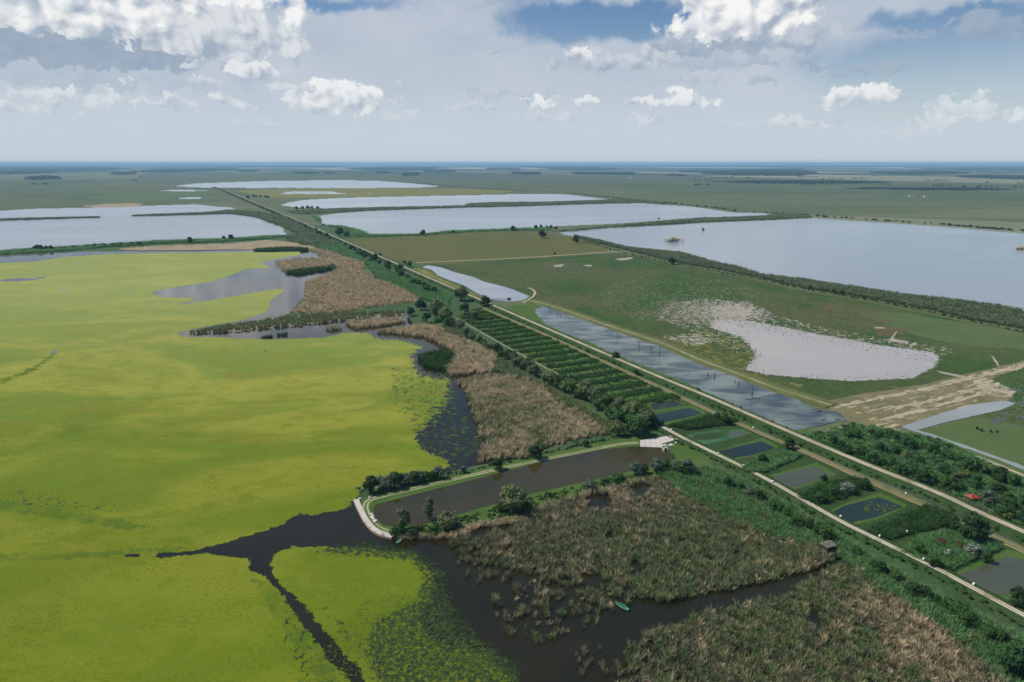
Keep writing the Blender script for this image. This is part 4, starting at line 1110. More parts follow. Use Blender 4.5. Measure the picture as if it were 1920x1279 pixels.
# ------------------------------------------------------------------ the foreground reed beds
BEDN = [(980, 985), (985, 962), (1033, 947), (1073, 935), (1120, 922), (1167, 913), (1176, 902), (1222, 899), (1245, 905), (1275, 925), (1340, 965), (1450, 1010), (1555, 1032), (1570, 1050), (1553, 1057), (1513, 1072), (1433, 1093), (1367, 1107), (1280, 1123), (1247, 1130), (1195, 1122), (1180, 1147), (1107, 1173), (1040, 1200), (973, 1203), (940, 1180), (917, 1120), (923, 1087), (895, 1072), (855, 1045), (840, 1020), (870, 1012), (950, 997)]
GREENN = [(1230, 884), (1270, 886), (1338, 880), (1442, 928), (1560, 1000), (1640, 1052), (1600, 1070), (1560, 1034), (1450, 1012), (1340, 967), (1275, 927), (1245, 907)]
BEDS = [(1553, 1073), (1600, 1062), (1640, 1100), (1720, 1150), (1800, 1210), (1880, 1279), (1960, 1400), (1140, 1400), (1153, 1279), (1150, 1253), (1173, 1223), (1173, 1206), (1207, 1193), (1250, 1180), (1313, 1160), (1380, 1143), (1417, 1130), (1467, 1125), (1493, 1116), (1487, 1105), (1527, 1089)]
GREENS = [(1565, 1036), (1640, 1052), (1700, 1088), (1800, 1140), (1920, 1205), (2150, 1320), (2150, 1450), (1960, 1400), (1870, 1279), (1800, 1212), (1720, 1152), (1640, 1102), (1590, 1066)]
POOLS = [[(1146, 1126), (1156, 1124), (1192, 1154), (1192, 1168), (1170, 1168), (1148, 1138)], [(1096, 935), (1110, 928), (1145, 930), (1150, 952), (1125, 960), (1100, 959)], [(1176, 915), (1200, 906), (1222, 912), (1215, 932), (1190, 937)], [(1135, 990), (1146, 992), (1152, 1016), (1142, 1014)], [(1180, 1055), (1200, 1050), (1205, 1080), (1192, 1094), (1182, 1082)], [(1085, 1080), (1130, 1078), (1125, 1112), (1090, 1110)], [(1375, 1036), (1388, 1036), (1386, 1058), (1376, 1056)], [(1205, 1062), (1215, 1058), (1212, 1078)], [(1510, 1140), (1530, 1142), (1545, 1192), (1525, 1187)], [(1590, 1170), (1640, 1180), (1650, 1202), (1600, 1180)]]
region('reed_ground', [[(1155, 925), (1230, 890), (1338, 878), (1442, 925), (1560, 995), (1640, 1050), (1560, 1050), (1500, 1060), (1360, 1090), (1250, 1105), (1215, 1040), (1150, 980)]], 0.13, M['reed_floor'], 'brown reed litter under the green foreground reeds', 'reed litter', 'structure', amp=8, scale=4, holes=POOLS, seed=201)
region('reed_ground', [[(1565, 1040), (1640, 1052), (1800, 1140), (1920, 1205), (2150, 1320), (2150, 1450), (1700, 1450), (1500, 1300), (1420, 1200), (1480, 1120), (1550, 1085)]], 0.13, M['reed_floor'], 'dark litter under the reeds in the lower right corner', 'reed litter', 'structure', amp=8, scale=4, holes=POOLS, seed=202)


def pn(seed, sc=6.0, lo=-0.15, hi=0.25):
    return lambda p_, s_: np.clip((fbm(p_[:, 0] / sc, p_[:, 1] / sc, 4, seed) - lo) / (hi - lo), 0, 1)


def bed_prob(p_, s_):
    # clumps thin out towards the open water on the left and by the boat
    c1 = G(1010, 1130); c0 = G(1150, 960)
    t = np.clip(((p_ - c1) @ (c0 - c1)) / ((c0 - c1) @ (c0 - c1)), 0, 1)
    n_ = fbm(p_[:, 0] / 3.5, p_[:, 1] / 3.5, 3, 77)
    left = np.clip((p_[:, 0] - G(900, 1100)[0]) / 30, 0, 1)
    dens = 0.30 + 0.95 * np.clip(t * 1.6 + left * 0.35 - 0.15, 0, 1)
    sp = np.clip(sdist(p_, gp([(870, 1050), (960, 1068), (1100, 1085), (1200, 1088), (1200, 1150), (1040, 1215), (930, 1195), (880, 1110)])) / 4.0, 0, 1)
    dens = dens - 0.42 * sp
    return np.clip(dens + n_ * (1.0 + 0.5 * sp) - 0.05, 0.03, 1)


def green_w(p_):
    g1 = fbm(p_[:, 0] / 11.0, p_[:, 1] / 11.0, 4, 91) * 0.7 + 0.66
    g1 = g1 + 0.5 * blob_w(p_, 1330, 1030, 30, 22) + 0.3 * blob_w(p_, 1400, 1080, 22, 16) - 0.8 * blob_w(p_, 1130, 940, 30, 12) - 0.6 * blob_w(p_, 1405, 1010, 9, 5) - 0.7 * blob_w(p_, 1500, 1070, 14, 4)
    g1 = g1 - 0.35 * blob_w(p_, 950, 1080, 25, 25)
    return np.clip(g1, 0, 1)
pA = fill([BEDN], 0.98, bed_prob, POOLS, 211, 1.8, 4.0)
rr = RNG.random(len(pA)); gw = green_w(pA)
ga = rr < gw * 0.85
tanm = (~ga) & (RNG.random(len(pA)) < 0.12 + 0.5 * blob_w(pA, 1130, 930, 24, 10) + 0.5 * blob_w(pA, 1405, 1010, 9, 6) + 0.4 * blob_w(pA, 1500, 1072, 14, 4))
for nm, msk, prs, lab, sd_ in (('reed_bed', (~ga) & (~tanm), P_dry, 'brown and straw reed clumps standing in the dark foreground water', 1), ('reed_bed', tanm, P_tan, 'pale tan reed tufts mixed into the foreground reed bed', 2), ('reed_bed', ga, P_mix, 'grey green reeds filling the middle of the foreground bed', 3)):
    q = pA[msk]
    sz = sizes(len(q), 0.7, 1.25, sd_)
    scatter(nm, q, prs, sz, lab, 'reeds', heights=sz * sizes(len(q), 0.40, 1.20, sd_ + 20), z=0.0, seed=sd_, tilt=0.10)


def south_prob(p_, s_):
    t = np.clip((p_[:, 0] - G(1160, 1240)[0]) / 26, 0, 1)
    n_ = fbm(p_[:, 0] / 2.8, p_[:, 1] / 2.8, 3, 79)
    return np.clip(0.28 + 0.9 * t + n_ * 0.8, 0.03, 1)
pB = fill([BEDS], 0.98, south_prob, POOLS, 221, 1.6, 3.5)
gw = np.clip(fbm(pB[:, 0] / 9.0, pB[:, 1] / 9.0, 4, 93) * 0.8 + 0.66 + 0.4 * blob_w(pB, 1480, 1140, 16, 16) - 0.7 * blob_w(pB, 1720, 1200, 14, 16) - 0.5 * blob_w(pB, 1800, 1260, 12, 8) - 0.5 * blob_w(pB, 1640, 1150, 10, 8), 0, 1)
ga = RNG.random(len(pB)) < gw * 0.85
tanm = (~ga) & (RNG.random(len(pB)) < 0.14 + 0.5 * blob_w(pB, 1720, 1200, 14, 16))
for msk, prs, lab, sd_ in (((~ga) & (~tanm), P_dry, 'brown reeds south of the narrow channel', 4), (tanm, P_tan, 'pale tan reeds in the lower right of the bed', 5), (ga, P_mix, 'grey green reeds south of the narrow channel', 6)):
    q = pB[msk]; sz = sizes(len(q), 0.7, 1.25, sd_)
    scatter('reed_bed', q, prs, sz, lab, 'reeds', heights=sz * sizes(len(q), 0.40, 1.20, sd_ + 20), z=0.0, seed=sd_, tilt=0.10)
for pl_, sd_, lab in ((GREENN, 7, 'fresh green reeds between the foreground bed and the bright track'), (GREENS, 8, 'fresh green reeds below the bright track in the lower right corner')):
    q = fill([pl_], 0.85, None, POOLS, 230 + sd_, 2.5, 6.0)
    tn = RNG.random(len(q)) < np.clip(fbm(q[:, 0] / 7, q[:, 1] / 7, 4, 95) * 0.9 + 0.12, 0.03, 0.6)
    sz = sizes(len(q), 0.8, 1.25, sd_); hh = sz * sizes(len(q), 0.65, 0.95, sd_ + 5)
    scatter('reed_bed', q[~tn], P_fresh, sz[~tn], lab, 'reeds', heights=hh[~tn], z=0.1, seed=sd_, tilt=0.12)
    scatter('reed_bed', q[tn], P_mix, sz[tn], 'paler reeds scattered through the ' + lab, 'reeds', heights=hh[tn], z=0.1, seed=sd_ + 40, tilt=0.12)
# single clumps out in the open water
q = fill([[(1060, 1215), (1150, 1215), (1160, 1270), (1100, 1275)], [(860, 1040), (915, 1085), (900, 1100), (850, 1060)], [(930, 1180), (1080, 1190), (1010, 1215)], [(700, 1005), (850, 1003), (860, 1012), (720, 1013)]], 1.1, lambda p_, s_: 0.22 + 0 * s_, (), 260, 2.0, 3.0)
scatter('reed_tufts', q, P_dry, sizes(len(q), 0.5, 0.9, 9), 'small lone reed tufts in the open foreground water', 'reeds', z=0.0, seed=9, tilt=0.1)
q = fill([[(850, 1000), (900, 983), (985, 972), (985, 980), (900, 992), (860, 1008)], [(745, 1008), (860, 1003), (855, 1011), (745, 1014)]], 0.7, None, (), 261, 0.8, 3.0)
scatter('reed_fringe', q, P_tan, sizes(len(q), 0.5, 0.85, 10), 'tan reed fringe along the south foot of the basin bank', 'reeds', z=0.05, seed=10, tilt=0.1)

# ------------------------------------------------------------------ reed beds in the middle distance
MID = [
    ([(572, 531), (600, 521), (622, 512), (647, 499), (690, 511), (703, 526), (740, 537), (788, 561), (772, 567), (709, 575), (647, 585), (578, 588), (545, 589), (572, 565)], 1.7, 1.25, P_tan, 'broad fan of tan dry reed beside the upper duckweed arm'),
    ([(515, 492), (556, 486), (600, 486), (607, 480), (578, 468), (609, 470), (647, 484), (684, 494), (678, 507), (650, 498), (628, 503), (572, 505), (531, 509)], 2.2, 1.4, P_tan, 'rust brown reed tongue reaching into the grey water'),
    ([(531, 513), (553, 509), (600, 503), (628, 499), (628, 506), (590, 511), (560, 516)], 1.8, 1.5, P_deep, 'dark green reed front below the rust brown tongue'),
    ([(346, 625), (428, 611), (500, 601), (578, 591), (647, 588), (759, 584), (759, 590), (709, 595), (647, 601), (584, 608), (459, 620), (396, 625)], 1.5, 1.1, P_mix, 'long thin reed spit pointing left into the duckweed'),
    ([(612, 617), (640, 615), (643, 618), (615, 621)], 1.4, 1.2, P_tan, 'tiny reed islet below the long spit'),
    ([(647, 607), (700, 601), (750, 599), (762, 604), (720, 612), (665, 618)], 1.4, 1.3, P_tan, 'low tan reed islet right of the tiny one'),
    ([(490, 633), (512, 630), (510, 634), (492, 636)], 0.9, 0.7, P_deep, 'small dark green bush islet in the duckweed'),
    ([(519, 627), (540, 626), (540, 630), (520, 631)], 0.9, 0.7, P_deep, 'small dark green bush islet nearest the reed spit'),
    ([(703, 624), (760, 617), (778, 612), (821, 614), (846, 633), (887, 645), (934, 667), (925, 690), (921, 700), (846, 706), (834, 695), (856, 670), (840, 655), (824, 648), (796, 633), (734, 627)], 1.2, 1.3, P_tan, 'tan reed belt curving down beside the blue grey inlet'),
    ([(784, 670), (834, 657), (856, 672), (848, 690), (834, 698), (795, 690)], 1.2, 1.25, P_deep, 'dark green plant clump at the mouth of the inlet'),
    ([(475, 470), (525, 466.5), (560, 466), (584, 469), (560, 472), (478, 473)], 2.0, 2.2, P_deep, 'dark green reed patch on the upper rim of the duckweed pond')]
for i, (pl_, sp, sz_, prs, lab) in enumerate(MID):
    if i in (0, 1, 3):
        region('reed_ground', [pl_], 0.12, M['reed_brown'], 'matted ground of the ' + lab, 'reed litter', 'structure', amp=12, scale=5, cap=6.0, seed=290 + i)
    q = fill([pl_], sp, pn(300 + i, 7.0, -0.6, 0.35), (), 300 + i, 2.0 if i < 4 else 1.2, 8.0)
    if not len(q): continue
    sz = sizes(len(q), sz_ * 0.75, sz_ * 1.25, i)
    scatter('reed_bed', q, prs, sz, lab, 'reeds', heights=sz * (0.95 if sz_ < 1.6 else 0.7), z=0.05, seed=300 + i, tilt=0.08)
R4 = [(858, 717), (921, 704), (971, 709), (1015, 726), (1047, 758), (1093, 780), (1140, 811), (1140, 817), (1100, 822), (1033, 837), (983, 862), (900, 868), (897, 852), (913, 833), (900, 810), (887, 780), (871, 733)]
q = fill([R4], 0.95, lambda p_, s_: np.clip(0.45 + s_ / 22.0 + fbm(p_[:, 0] / 4, p_[:, 1] / 4, 3, 5) * 0.8, 0.05, 1), (), 330, 3.0, 6.0)
gw = np.clip(fbm(q[:, 0] / 9, q[:, 1] / 9, 4, 96) * 0.9 + 0.22 + 0.45 * blob_w(q, 930, 790, 22, 30), 0, 0.85)
k3 = RNG.random(len(q)); sz = sizes(len(q), 0.85, 1.3, 12)
scatter('reed_bed', q[k3 < gw], P_mix, sz[k3 < gw], 'olive green reeds in the brown bed above the basin', 'reeds', z=0.0, seed=331, tilt=0.1)
scatter('reed_bed', q[k3 >= gw], P_tan, sz[k3 >= gw], 'tan and brown reed bed between the dark inlet and the willow row', 'reeds', z=0.0, seed=332, tilt=0.1)
# green marsh growth behind the brown beds
GB = [[(921, 700), (934, 667), (887, 645), (846, 632), (830, 618), (860, 612), (900, 650), (960, 690), (1040, 735), (1110, 775), (1180, 812), (1140, 812), (1093, 779), (1047, 757), (1015, 725), (971, 707)],
      [(700, 510), (745, 512), (800, 530), (850, 556), (840, 575), (790, 562), (740, 536), (705, 524)], [(600, 468), (620, 450), (650, 462), (690, 490), (740, 512), (700, 512), (684, 494), (640, 480)]]
for i, pl_ in enumerate(GB):
    sp = (1.3, 2.2, 2.8)[i]
    q = fill([pl_], sp, None, (), 340 + i, 3.0, 8.0); sz = sizes(len(q), sp * 0.8, sp * 1.15, 13 + i)
    scatter('reed_bed', q, P_mix if i == 0 else P_fresh, sz, ('grey green reeds between the brown bed and the willow row', 'green reeds right of the tan fan', 'green reeds below the dike road near the lakes')[i], 'reeds', heights=np.minimum(sz, 1.2) * 0.8, z=0.1, seed=340 + i, tilt=0.1)
# brown strip on the upper rim of the duckweed pond
region('reed_bed', [[(150, 473), (220, 467), (300, 461), (380, 459), (433, 457), (500, 451), (550, 454), (587, 461), (600, 470), (584, 469), (525, 465), (477, 469), (333, 470), (213, 471)]], 0.6, M['reed_brown'], 'pinkish brown reed strip along the upper rim of the duckweed pond', 'reeds', 'stuff', amp=4, scale=14, seed=351)

# ------------------------------------------------------------------ reed belts of the far lakes
BELTS = [
    ([(1035, 434), (1080, 430), (1140, 425), (1280, 412), (1323, 409), (1420, 406), (1460, 402), (1490, 401), (1527, 408), (1447, 412), (1313, 417), (1280, 420), (1140, 427), (1090, 432), (1040, 436)], 7, 'green reed belt between the two big lakes'),
    ([(640, 391), (770, 388), (873, 386), (880, 382), (923, 380), (1023, 379), (1107, 376), (1160, 374), (1230, 378), (1253, 384), (1207, 380), (1107, 382), (960, 387), (873, 389), (773, 392), (690, 395), (640, 398), (560, 403), (540, 396)], 9, 'long green reed bar between the second and third lake'),
    ([(1073, 441), (1123, 451), (1173, 464), (1223, 469.5), (1280, 474.5), (1300, 481), (1320, 487), (1347, 494), (1387, 502), (1430, 516), (1513, 526), (1580, 536), (1680, 551), (1780, 563), (1873, 574), (1920, 585), (2330, 667), (2330, 700), (1920, 618), (1813, 598), (1747, 582), (1613, 557), (1513, 542), (1413, 519), (1347, 506), (1280, 495), (1200, 476), (1130, 459), (1090, 449)], 2.6, 'wide green reed belt on the near shore of the largest lake'),
    ([(545, 442), (560, 440), (533, 427), (500, 415), (477, 407), (433, 401), (380, 400), (425, 394), (470, 396), (520, 404), (560, 418), (600, 438), (640, 462), (600, 466), (540, 453)], 6, 'green marsh belt between the left lake and the dike road'),
    ([(0, 411), (60, 409.5), (185, 407), (185, 408.5), (60, 412), (0, 414)], 5, 'thin reed strip reaching in from the left edge across the lake'),
    ([(247, 404.5), (300, 402), (380, 399), (433, 396), (450, 395), (433, 401), (300, 405), (250, 406)], 5, 'thin reed strip crossing the left lake from the right'),
    ([(-300, 498), (0, 471), (60, 467), (167, 461), (300, 452), (417, 449), (520, 442), (545, 444), (500, 448), (417, 454), (300, 457), (200, 464), (130, 471), (0, 479), (-300, 508)], 4, 'dark green bank with bushes below the left lake'),
    ([(677, 432), (690, 441), (793, 440), (840, 434), (970, 429), (1033, 428), (1035, 433), (967, 433), (870, 436), (793, 442), (700, 445), (650, 443), (640, 430), (600, 420), (586, 405), (600, 408), (600, 423), (640, 424)], 5, 'dark green bank along the near shore of the third lake')]
for i, (pl_, sp, lab) in enumerate(BELTS):
    region('reed_belt', [pl_], 0.24 + 0.01 * i, M['reed_green'], 'ground of the ' + lab, 'reed belt', 'structure', amp=1.5, scale=20, seed=360 + i)
    q = fill([pl_], sp, pn(360 + i, 30.0, -0.9, -0.3), (), 360 + i, sp * 1.0, 25.0)
    dark = i in (6, 7)
    sz = sizes(len(q), sp * 0.75, sp * 1.2, i)
    scatter('reed_belt', q, P_fresh if dark else P_belt, sz, lab, 'reeds', heights=np.minimum(sz, 1.1) * sizes(len(q), 0.7, 1.2, i), z=0.2, seed=360 + i)
region('yellow_marsh', [[(430, 356), (540, 353.5), (640, 353.5), (740, 352), (860, 354), (973, 358), (973, 361.5), (807, 367), (640, 370.5), (520, 371), (470, 364)]], 0.10, M['yellow_grass'], 'straw yellow marsh between the first and second lake', 'marsh', amp=1.2, scale=60, seed=371)
region('marsh_water', [[(480, 361), (560, 358), (700, 360), (760, 362), (640, 366), (520, 366)]], 0.14, M['lake_far'], 'pale water showing in the straw yellow marsh', 'water', amp=5, scale=60, seed=372, cap=1.0)
region('marsh_grass', [[(170, 366), (260, 361), (380, 358), (420, 365), (380, 372), (240, 376), (150, 373)]], 0.10, M['meadow_light'], 'yellowish grass beyond the left lake', 'grass', amp=3, scale=60, seed=373)
region('marsh_water', [[(260, 358), (330, 356), (400, 357), (412, 360), (380, 361), (320, 358.5)], [(330, 372), (385, 367), (400, 370), (350, 375)]], 0.12, M['lake_far'], 'thin bright water beyond the left lake', 'water', amp=2, scale=40, seed=374)
region('mud_flat', [[(150, 386), (200, 382), (265, 381), (280, 386), (220, 389), (160, 390)]], 0.12, M['reed_brown'], 'pinkish brown flat on the far shore of the left lake', 'mud', amp=3, scale=40, seed=375)

# ------------------------------------------------------------------ growth of the pond strip and the scrub wood floor
ax = gp([(1025, 615), (1640, 885)]); du = (ax[1] - ax[0]) / np.linalg.norm(ax[1] - ax[0])


def ridges(p_, s_):
    t = p_ @ du
    wv = np.sin(2 * math.pi * t / 12.5 + 0.6 * fbm(p_[:, 0] / 20, p_[:, 1] / 20, 2, 8))
    nn_ = fbm(p_[:, 0] / 9, p_[:, 1] / 9, 4, 12)
    return np.clip((wv + 0.15 + 1.1 * nn_) * 2, 0.10, 1)
BACK = [(866, 596), (900, 580), (968, 608), (1025, 632), (1094, 665), (1178, 704), (1235, 730), (1290, 752), (1215, 755), (1218, 775), (1150, 745), (1078, 714), (1031, 692), (968, 658), (912, 626)]
region('grass', [BACK], 0.165, M['bank'], 'lighter grass showing between the dark reed rows', 'grass', amp=2, scale=5, seed=400)
region('mud', [[(1082, 702), (1140, 693), (1142, 696), (1100, 706), (1084, 707)]], 0.175, M['reed_brown'], 'pinkish bare strip between two reed rows', 'mud', amp=1, scale=4, seed=402, coarse=2)
region('mud', [[(1160, 732), (1210, 722), (1212, 725), (1165, 736)]], 0.175, M['fish_grey'], 'grey wet strip between two reed rows near the big willows', 'mud', amp=1, scale=4, seed=403, coarse=2)
q = fill([BACK], 1.0, ridges, (), 401, 1.5, 6.0); sz = sizes(len(q), 0.9, 1.4, 41)
scatter('reed_rows', q, P_deep, sz, 'dark green reed rows across the strip between hedgerow and tracks', 'reeds', heights=sz * 0.42, z=0.15, seed=401, tilt=0.1)
FP = [([(1385, 883), (1420, 862), (1475, 850), (1505, 856), (1440, 885), (1405, 892)], P_fresh, 'bluish green reed block between the dark pond and the grey pond'),
      ([(1495, 935), (1540, 912), (1600, 898), (1635, 910), (1600, 930), (1530, 950)], P_deep, 'dark green thicket floor between the grey pond and the pond with floating plants'),
      ([(1625, 1000), (1650, 985), (1740, 950), (1790, 968), (1800, 985), (1720, 1000), (1660, 1015)], P_deep, 'very dark green reed block left of the hedged corner'),
      ([(1690, 1040), (1720, 1010), (1800, 995), (1850, 1015), (1880, 1030), (1780, 1070), (1740, 1062)], P_fresh, 'mixed green growth under the flowering bushes'),
      ([(1255, 800), (1330, 782), (1385, 790), (1360, 798), (1290, 808)], P_deep, 'dark reed ridge between the second pond and the algae pond')]
for i, (pl_, prs, lab) in enumerate(FP):
    q = fill([pl_], 0.8, None, (), 410 + i, 1.2, 4.0); sz = sizes(len(q), 0.7, 1.1, 42 + i)
    scatter('reed_bed', q, prs, sz, lab, 'reeds', heights=sz * 0.8, z=0.15, seed=410 + i, tilt=0.12)
SCRUB = [(1500, 818), (1545, 813), (1600, 798), (1650, 801), (1690, 812), (1777, 831), (1835, 864), (1920, 900), (2330, 1070), (2330, 1170), (1920, 993), (1835, 955), (1758, 918), (1642, 874), (1560, 840)]
region('scrub_ground', [SCRUB], 0.20, M['bank_dark'], 'dark green ground under the scrub wood', 'ground', amp=2, scale=6, seed=420)
q = fill([SCRUB], 2.6, pn(421, 16.0, -0.25, 0.25), (), 421, 2.0, 8.0); sz = sizes(len(q), 2.2, 4.6, 46)
scatter('undergrowth', q, P_bushd, sz, 'dense dark undergrowth of the scrub wood behind the dike road', 'shrubs', heights=sz * 0.7, z=0.1, seed=421)
q = fill([SCRUB], 1.3, pn(422, 10.0, -0.6, 0.0), (), 422, 2.0, 8.0); sz = sizes(len(q), 0.8, 1.5, 47)
scatter('reed_bed', q, P_fresh, sz, 'green reeds in the clearings of the scrub wood', 'reeds', heights=sz * 0.6, z=0.1, seed=422)
# low hedges that line the tracks; side < 0 lies to the right of the walking direction


def along(pts, off0, off1, spacing, seed, keep=0.8, it=2, y_min=0):
    r = np.random.default_rng(seed)
    p_, s_ = resample(smooth_path(pts, it), 0.5)
    t_ = np.gradient(p_, axis=0); t_ /= np.linalg.norm(t_, axis=1)[:, None] + 1e-9
    nr = np.stack([-t_[:, 1], t_[:, 0]], 1)
    ss = np.arange(0, s_[-1], spacing) + r.uniform(-.4, .4, int(math.ceil(s_[-1] / spacing))) * spacing
    ss = ss[r.random(len(ss)) < keep]
    X = np.interp(ss, s_, p_[:, 0]); Y = np.interp(ss, s_, p_[:, 1])
    NX = np.interp(ss, s_, nr[:, 0]); NY = np.interp(ss, s_, nr[:, 1])
    of = r.uniform(min(off0, off1), max(off0, off1), len(ss))
    q = np.stack([X + NX * of, Y + NY * of], 1)
    return q[q[:, 1] > 95]
hd = []
side = 1.0
_p, _s = resample(smooth_path(ROAD2, 2), 1.0)
_t = _p[1] - _p[0]
left = 1.0 if (-_t[1]) < 0 else -1.0             # which sign of the offset lies on the picture's left / near side
q = np.concatenate([along(ROAD2[8:], left * 3.2, left * 5.5, 1.5, 431, 0.85), along(ROAD2[8:], left * 4.0, left * 6.5, 2.5, 432, 0.5)])
sz = sizes(len(q), 1.2, 2.6, 48)
scatter('hedge', q, P_bushd, sz, 'low dark hedge at the foot of the dike road', 'hedge', heights=sz * 0.8, z=0.3, seed=431)
q = along(ROAD2[:9], left * 5, left * 16, 5.0, 433, 0.7); sz = sizes(len(q), 4.0, 8.0, 49)
scatter('hedge', q, P_bushd, sz, 'distant dark bushes along the dike road between the lakes', 'hedge', heights=sz * 0.6, z=0.2, seed=433)
q = along(ROAD2[6:16], -left * 2.8, -left * 4.5, 3.0, 434, 0.5); sz = sizes(len(q), 0.8, 1.6, 50)
scatter('verge_plants', q, P_bush, sz, 'low green plants on the far verge of the dike road', 'verge plants', z=0.6, seed=434)
q = along(ROAD2[15:], -left * 2.8, -left * 4.5, 2.0, 437, 0.7); sz = sizes(len(q), 1.0, 2.2, 50)
scatter('verge_plants', q, P_bushd, sz, 'dark shrubs on the far verge of the dike road in front of the scrub wood', 'verge plants', z=0.6, seed=437)
q = along(ROAD1[1:], left * 2.6, left * 5.5, 1.1, 435, 0.75); sz = sizes(len(q), 0.9, 2.2, 51)
scatter('hedge', q, P_bush, sz, 'low leafy growth on the near side of the bright track', 'hedge', heights=sz * 0.8, z=0.3, seed=435)
q = along(ROAD1[2:], -left * 2.6, -left * 3.8, 1.6, 436, 0.45); sz = sizes(len(q), 0.5, 1.1, 52)
scatter('verge_plants', q, P_bush, sz, 'small weeds on the pond side of the bright track', 'verge plants', heights=sz * 0.7, z=0.3, seed=436)
q = along([(1090, 452), (1165, 473), (1280, 499), (1413, 522), (1513, 544), (1613, 560), (1747, 585), (1813, 601), (1920, 622), (2300, 706)], -3, 3, 2.6, 438, 0.7); sz = sizes(len(q), 2.0, 3.6, 53)
scatter('hedge', q, P_bushd, sz, 'thin dark hedge below the wide reed belt of the largest lake', 'hedge', heights=sz * 0.7, z=0.2, seed=438)
q = fill([[(1780, 577), (1860, 590), (1920, 602), (1920, 615), (1850, 604)]], 4.0, None, (), 439, 3, 10); sz = sizes(len(q), 3, 5.5, 54)
scatter('shrubs', q, P_bushd, sz, 'dark willow scrub in the reed belt at the right edge', 'shrubs', heights=sz * 0.6, z=0.2, seed=439)
q = np.concatenate([along([(1500, 403), (1580, 409), (1680, 415), (1780, 422), (1847, 428), (1920, 434), (2300, 470)], -12, 6, 9, 440, 0.8), along([(1790, 423), (1840, 427), (1875, 431)], -12, 6, 6, 441, 0.9)]); sz = sizes(len(q), 8, 15, 55)
scatter('shrubs', q, P_bushd, sz, 'dark bushes on the far shore of the largest lake', 'shrubs', heights=sz * 0.45, z=0.2, seed=440)
q = np.concatenate([along([(960, 357), (1057, 361), (1107, 366), (1160, 372), (1253, 381), (1310, 386), (1390, 397), (1470, 401)], -8, 8, 13, 442, 0.7), along([(707, 338), (753, 341), (807, 346), (840, 350), (960, 357)], -8, 8, 18, 443, 0.8), along([(0, 415), (60, 412), (130, 410)], -3, 3, 9, 444, 0.6)]); sz = sizes(len(q), 8, 15, 56)
scatter('shrubs', q, P_bushd, sz, 'dark low line of bushes on the far banks of the upper lakes', 'shrubs', heights=sz * 0.4, z=0.2, seed=442)
# bank plants along the boat basin
q = fill([[(742, 1000), (850, 975), (900, 960), (1000, 932), (1100, 909), (1183, 889), (1235, 884), (1170, 900), (1090, 922), (1030, 942), (977, 966), (883, 983), (800, 1003)]], 1.0, pn(451, 4, -0.3, 0.3), (), 451, 0.8, 3.0); sz = sizes(len(q), 0.9, 2.0, 57)
scatter('bank_plants', q, P_bush, sz, 'lush green plants on the bank between the basin and the reeds', 'bank plants', heights=sz * 0.7, z=0.1, seed=451)
q = fill([[(690, 924), (720, 918), (800, 896), (833, 888), (990, 860), (1040, 843), (1110, 826), (1190, 812), (1190, 818), (1100, 834), (1000, 858), (900, 880), (800, 904), (720, 924)]], 1.1, pn(452, 5, -0.4, 0.3), (), 452, 0.8, 3.0); sz = sizes(len(q), 0.9, 2.0, 58)
scatter('bank_plants', q, P_bush, sz, 'green plants on the duckweed side of the basin bank', 'bank plants', heights=sz * 0.7, z=0.1, seed=452)

# ------------------------------------------------------------------ far woods near the horizon
FW = [[(-200, 313), (0, 313), (180, 313), (245, 318), (150, 321), (60, 326), (0, 327), (-200, 328)], [(55, 334), (95, 332), (112, 336), (60, 338)], [(215, 324), (250, 324), (245, 328), (215, 328)], [(250, 322), (330, 317), (440, 316), (430, 320), (300, 324)], [(447, 320), (480, 320), (478, 322), (450, 322)],
      [(557, 324), (593, 324.5), (590, 326), (560, 326)], [(613, 324), (630, 325), (612, 326)], [(300, 312), (640, 311), (640, 314), (300, 315)], [(650, 317), (740, 312), (820, 313.5), (800, 319), (700, 320)], [(710, 322), (725, 322), (724, 326), (708, 326)], [(760, 325), (783, 325.5), (783, 330), (760, 330)],
      [(797, 320.5), (853, 321), (850, 323), (800, 323)], [(917, 315.5), (973, 316), (970, 320), (920, 319)], [(963, 324), (1010, 325), (1008, 328), (965, 327)], [(967, 311.5), (1100, 313), (1160, 317), (1100, 319.5), (1040, 318)], [(1077, 324), (1187, 325), (1185, 328), (1080, 327.5)], [(1252, 328), (1280, 328.5), (1280, 331), (1254, 330)],
      [(1320, 326), (1400, 318), (1500, 318), (1530, 326), (1500, 330), (1380, 330)], [(1280, 321), (1393, 322), (1393, 325), (1280, 324)], [(1627, 324), (1750, 321), (1820, 326), (1700, 328)], [(1790, 332), (1850, 330.5), (1920, 332.5), (2100, 336), (2100, 339), (1920, 337), (1850, 335)], [(1700, 315), (1920, 315), (2100, 316), (2100, 321), (1800, 319)],
      [(820, 309.6), (1300, 309.6), (1500, 312), (1200, 313), (900, 312)], [(1100, 310), (1920, 309.8), (2100, 313), (1500, 314)], [(-100, 309.6), (500, 309.6), (600, 311), (0, 312)]]
fq = []
for i, pl_ in enumerate(FW):
    yb = np.mean([p[1] for p in pl_])
    dist = G(960, yb)[1]
    fq.append(fill([pl_], max(26.0, dist / 230.0), None, (), 460 + i, dist / 60.0, 260.0))
q = np.concatenate(fq); dd_ = q[:, 1]
sz = np.maximum(26.0, dd_ / 200.0) * sizes(len(q), 0.9, 1.5, 60)
scatter('far_woods', q, P_wood, sz, 'dark woods and tree lines scattered over the plain near the horizon', 'woods', heights=sizes(len(q), 16, 30, 61), z=0, seed=460)
q = []
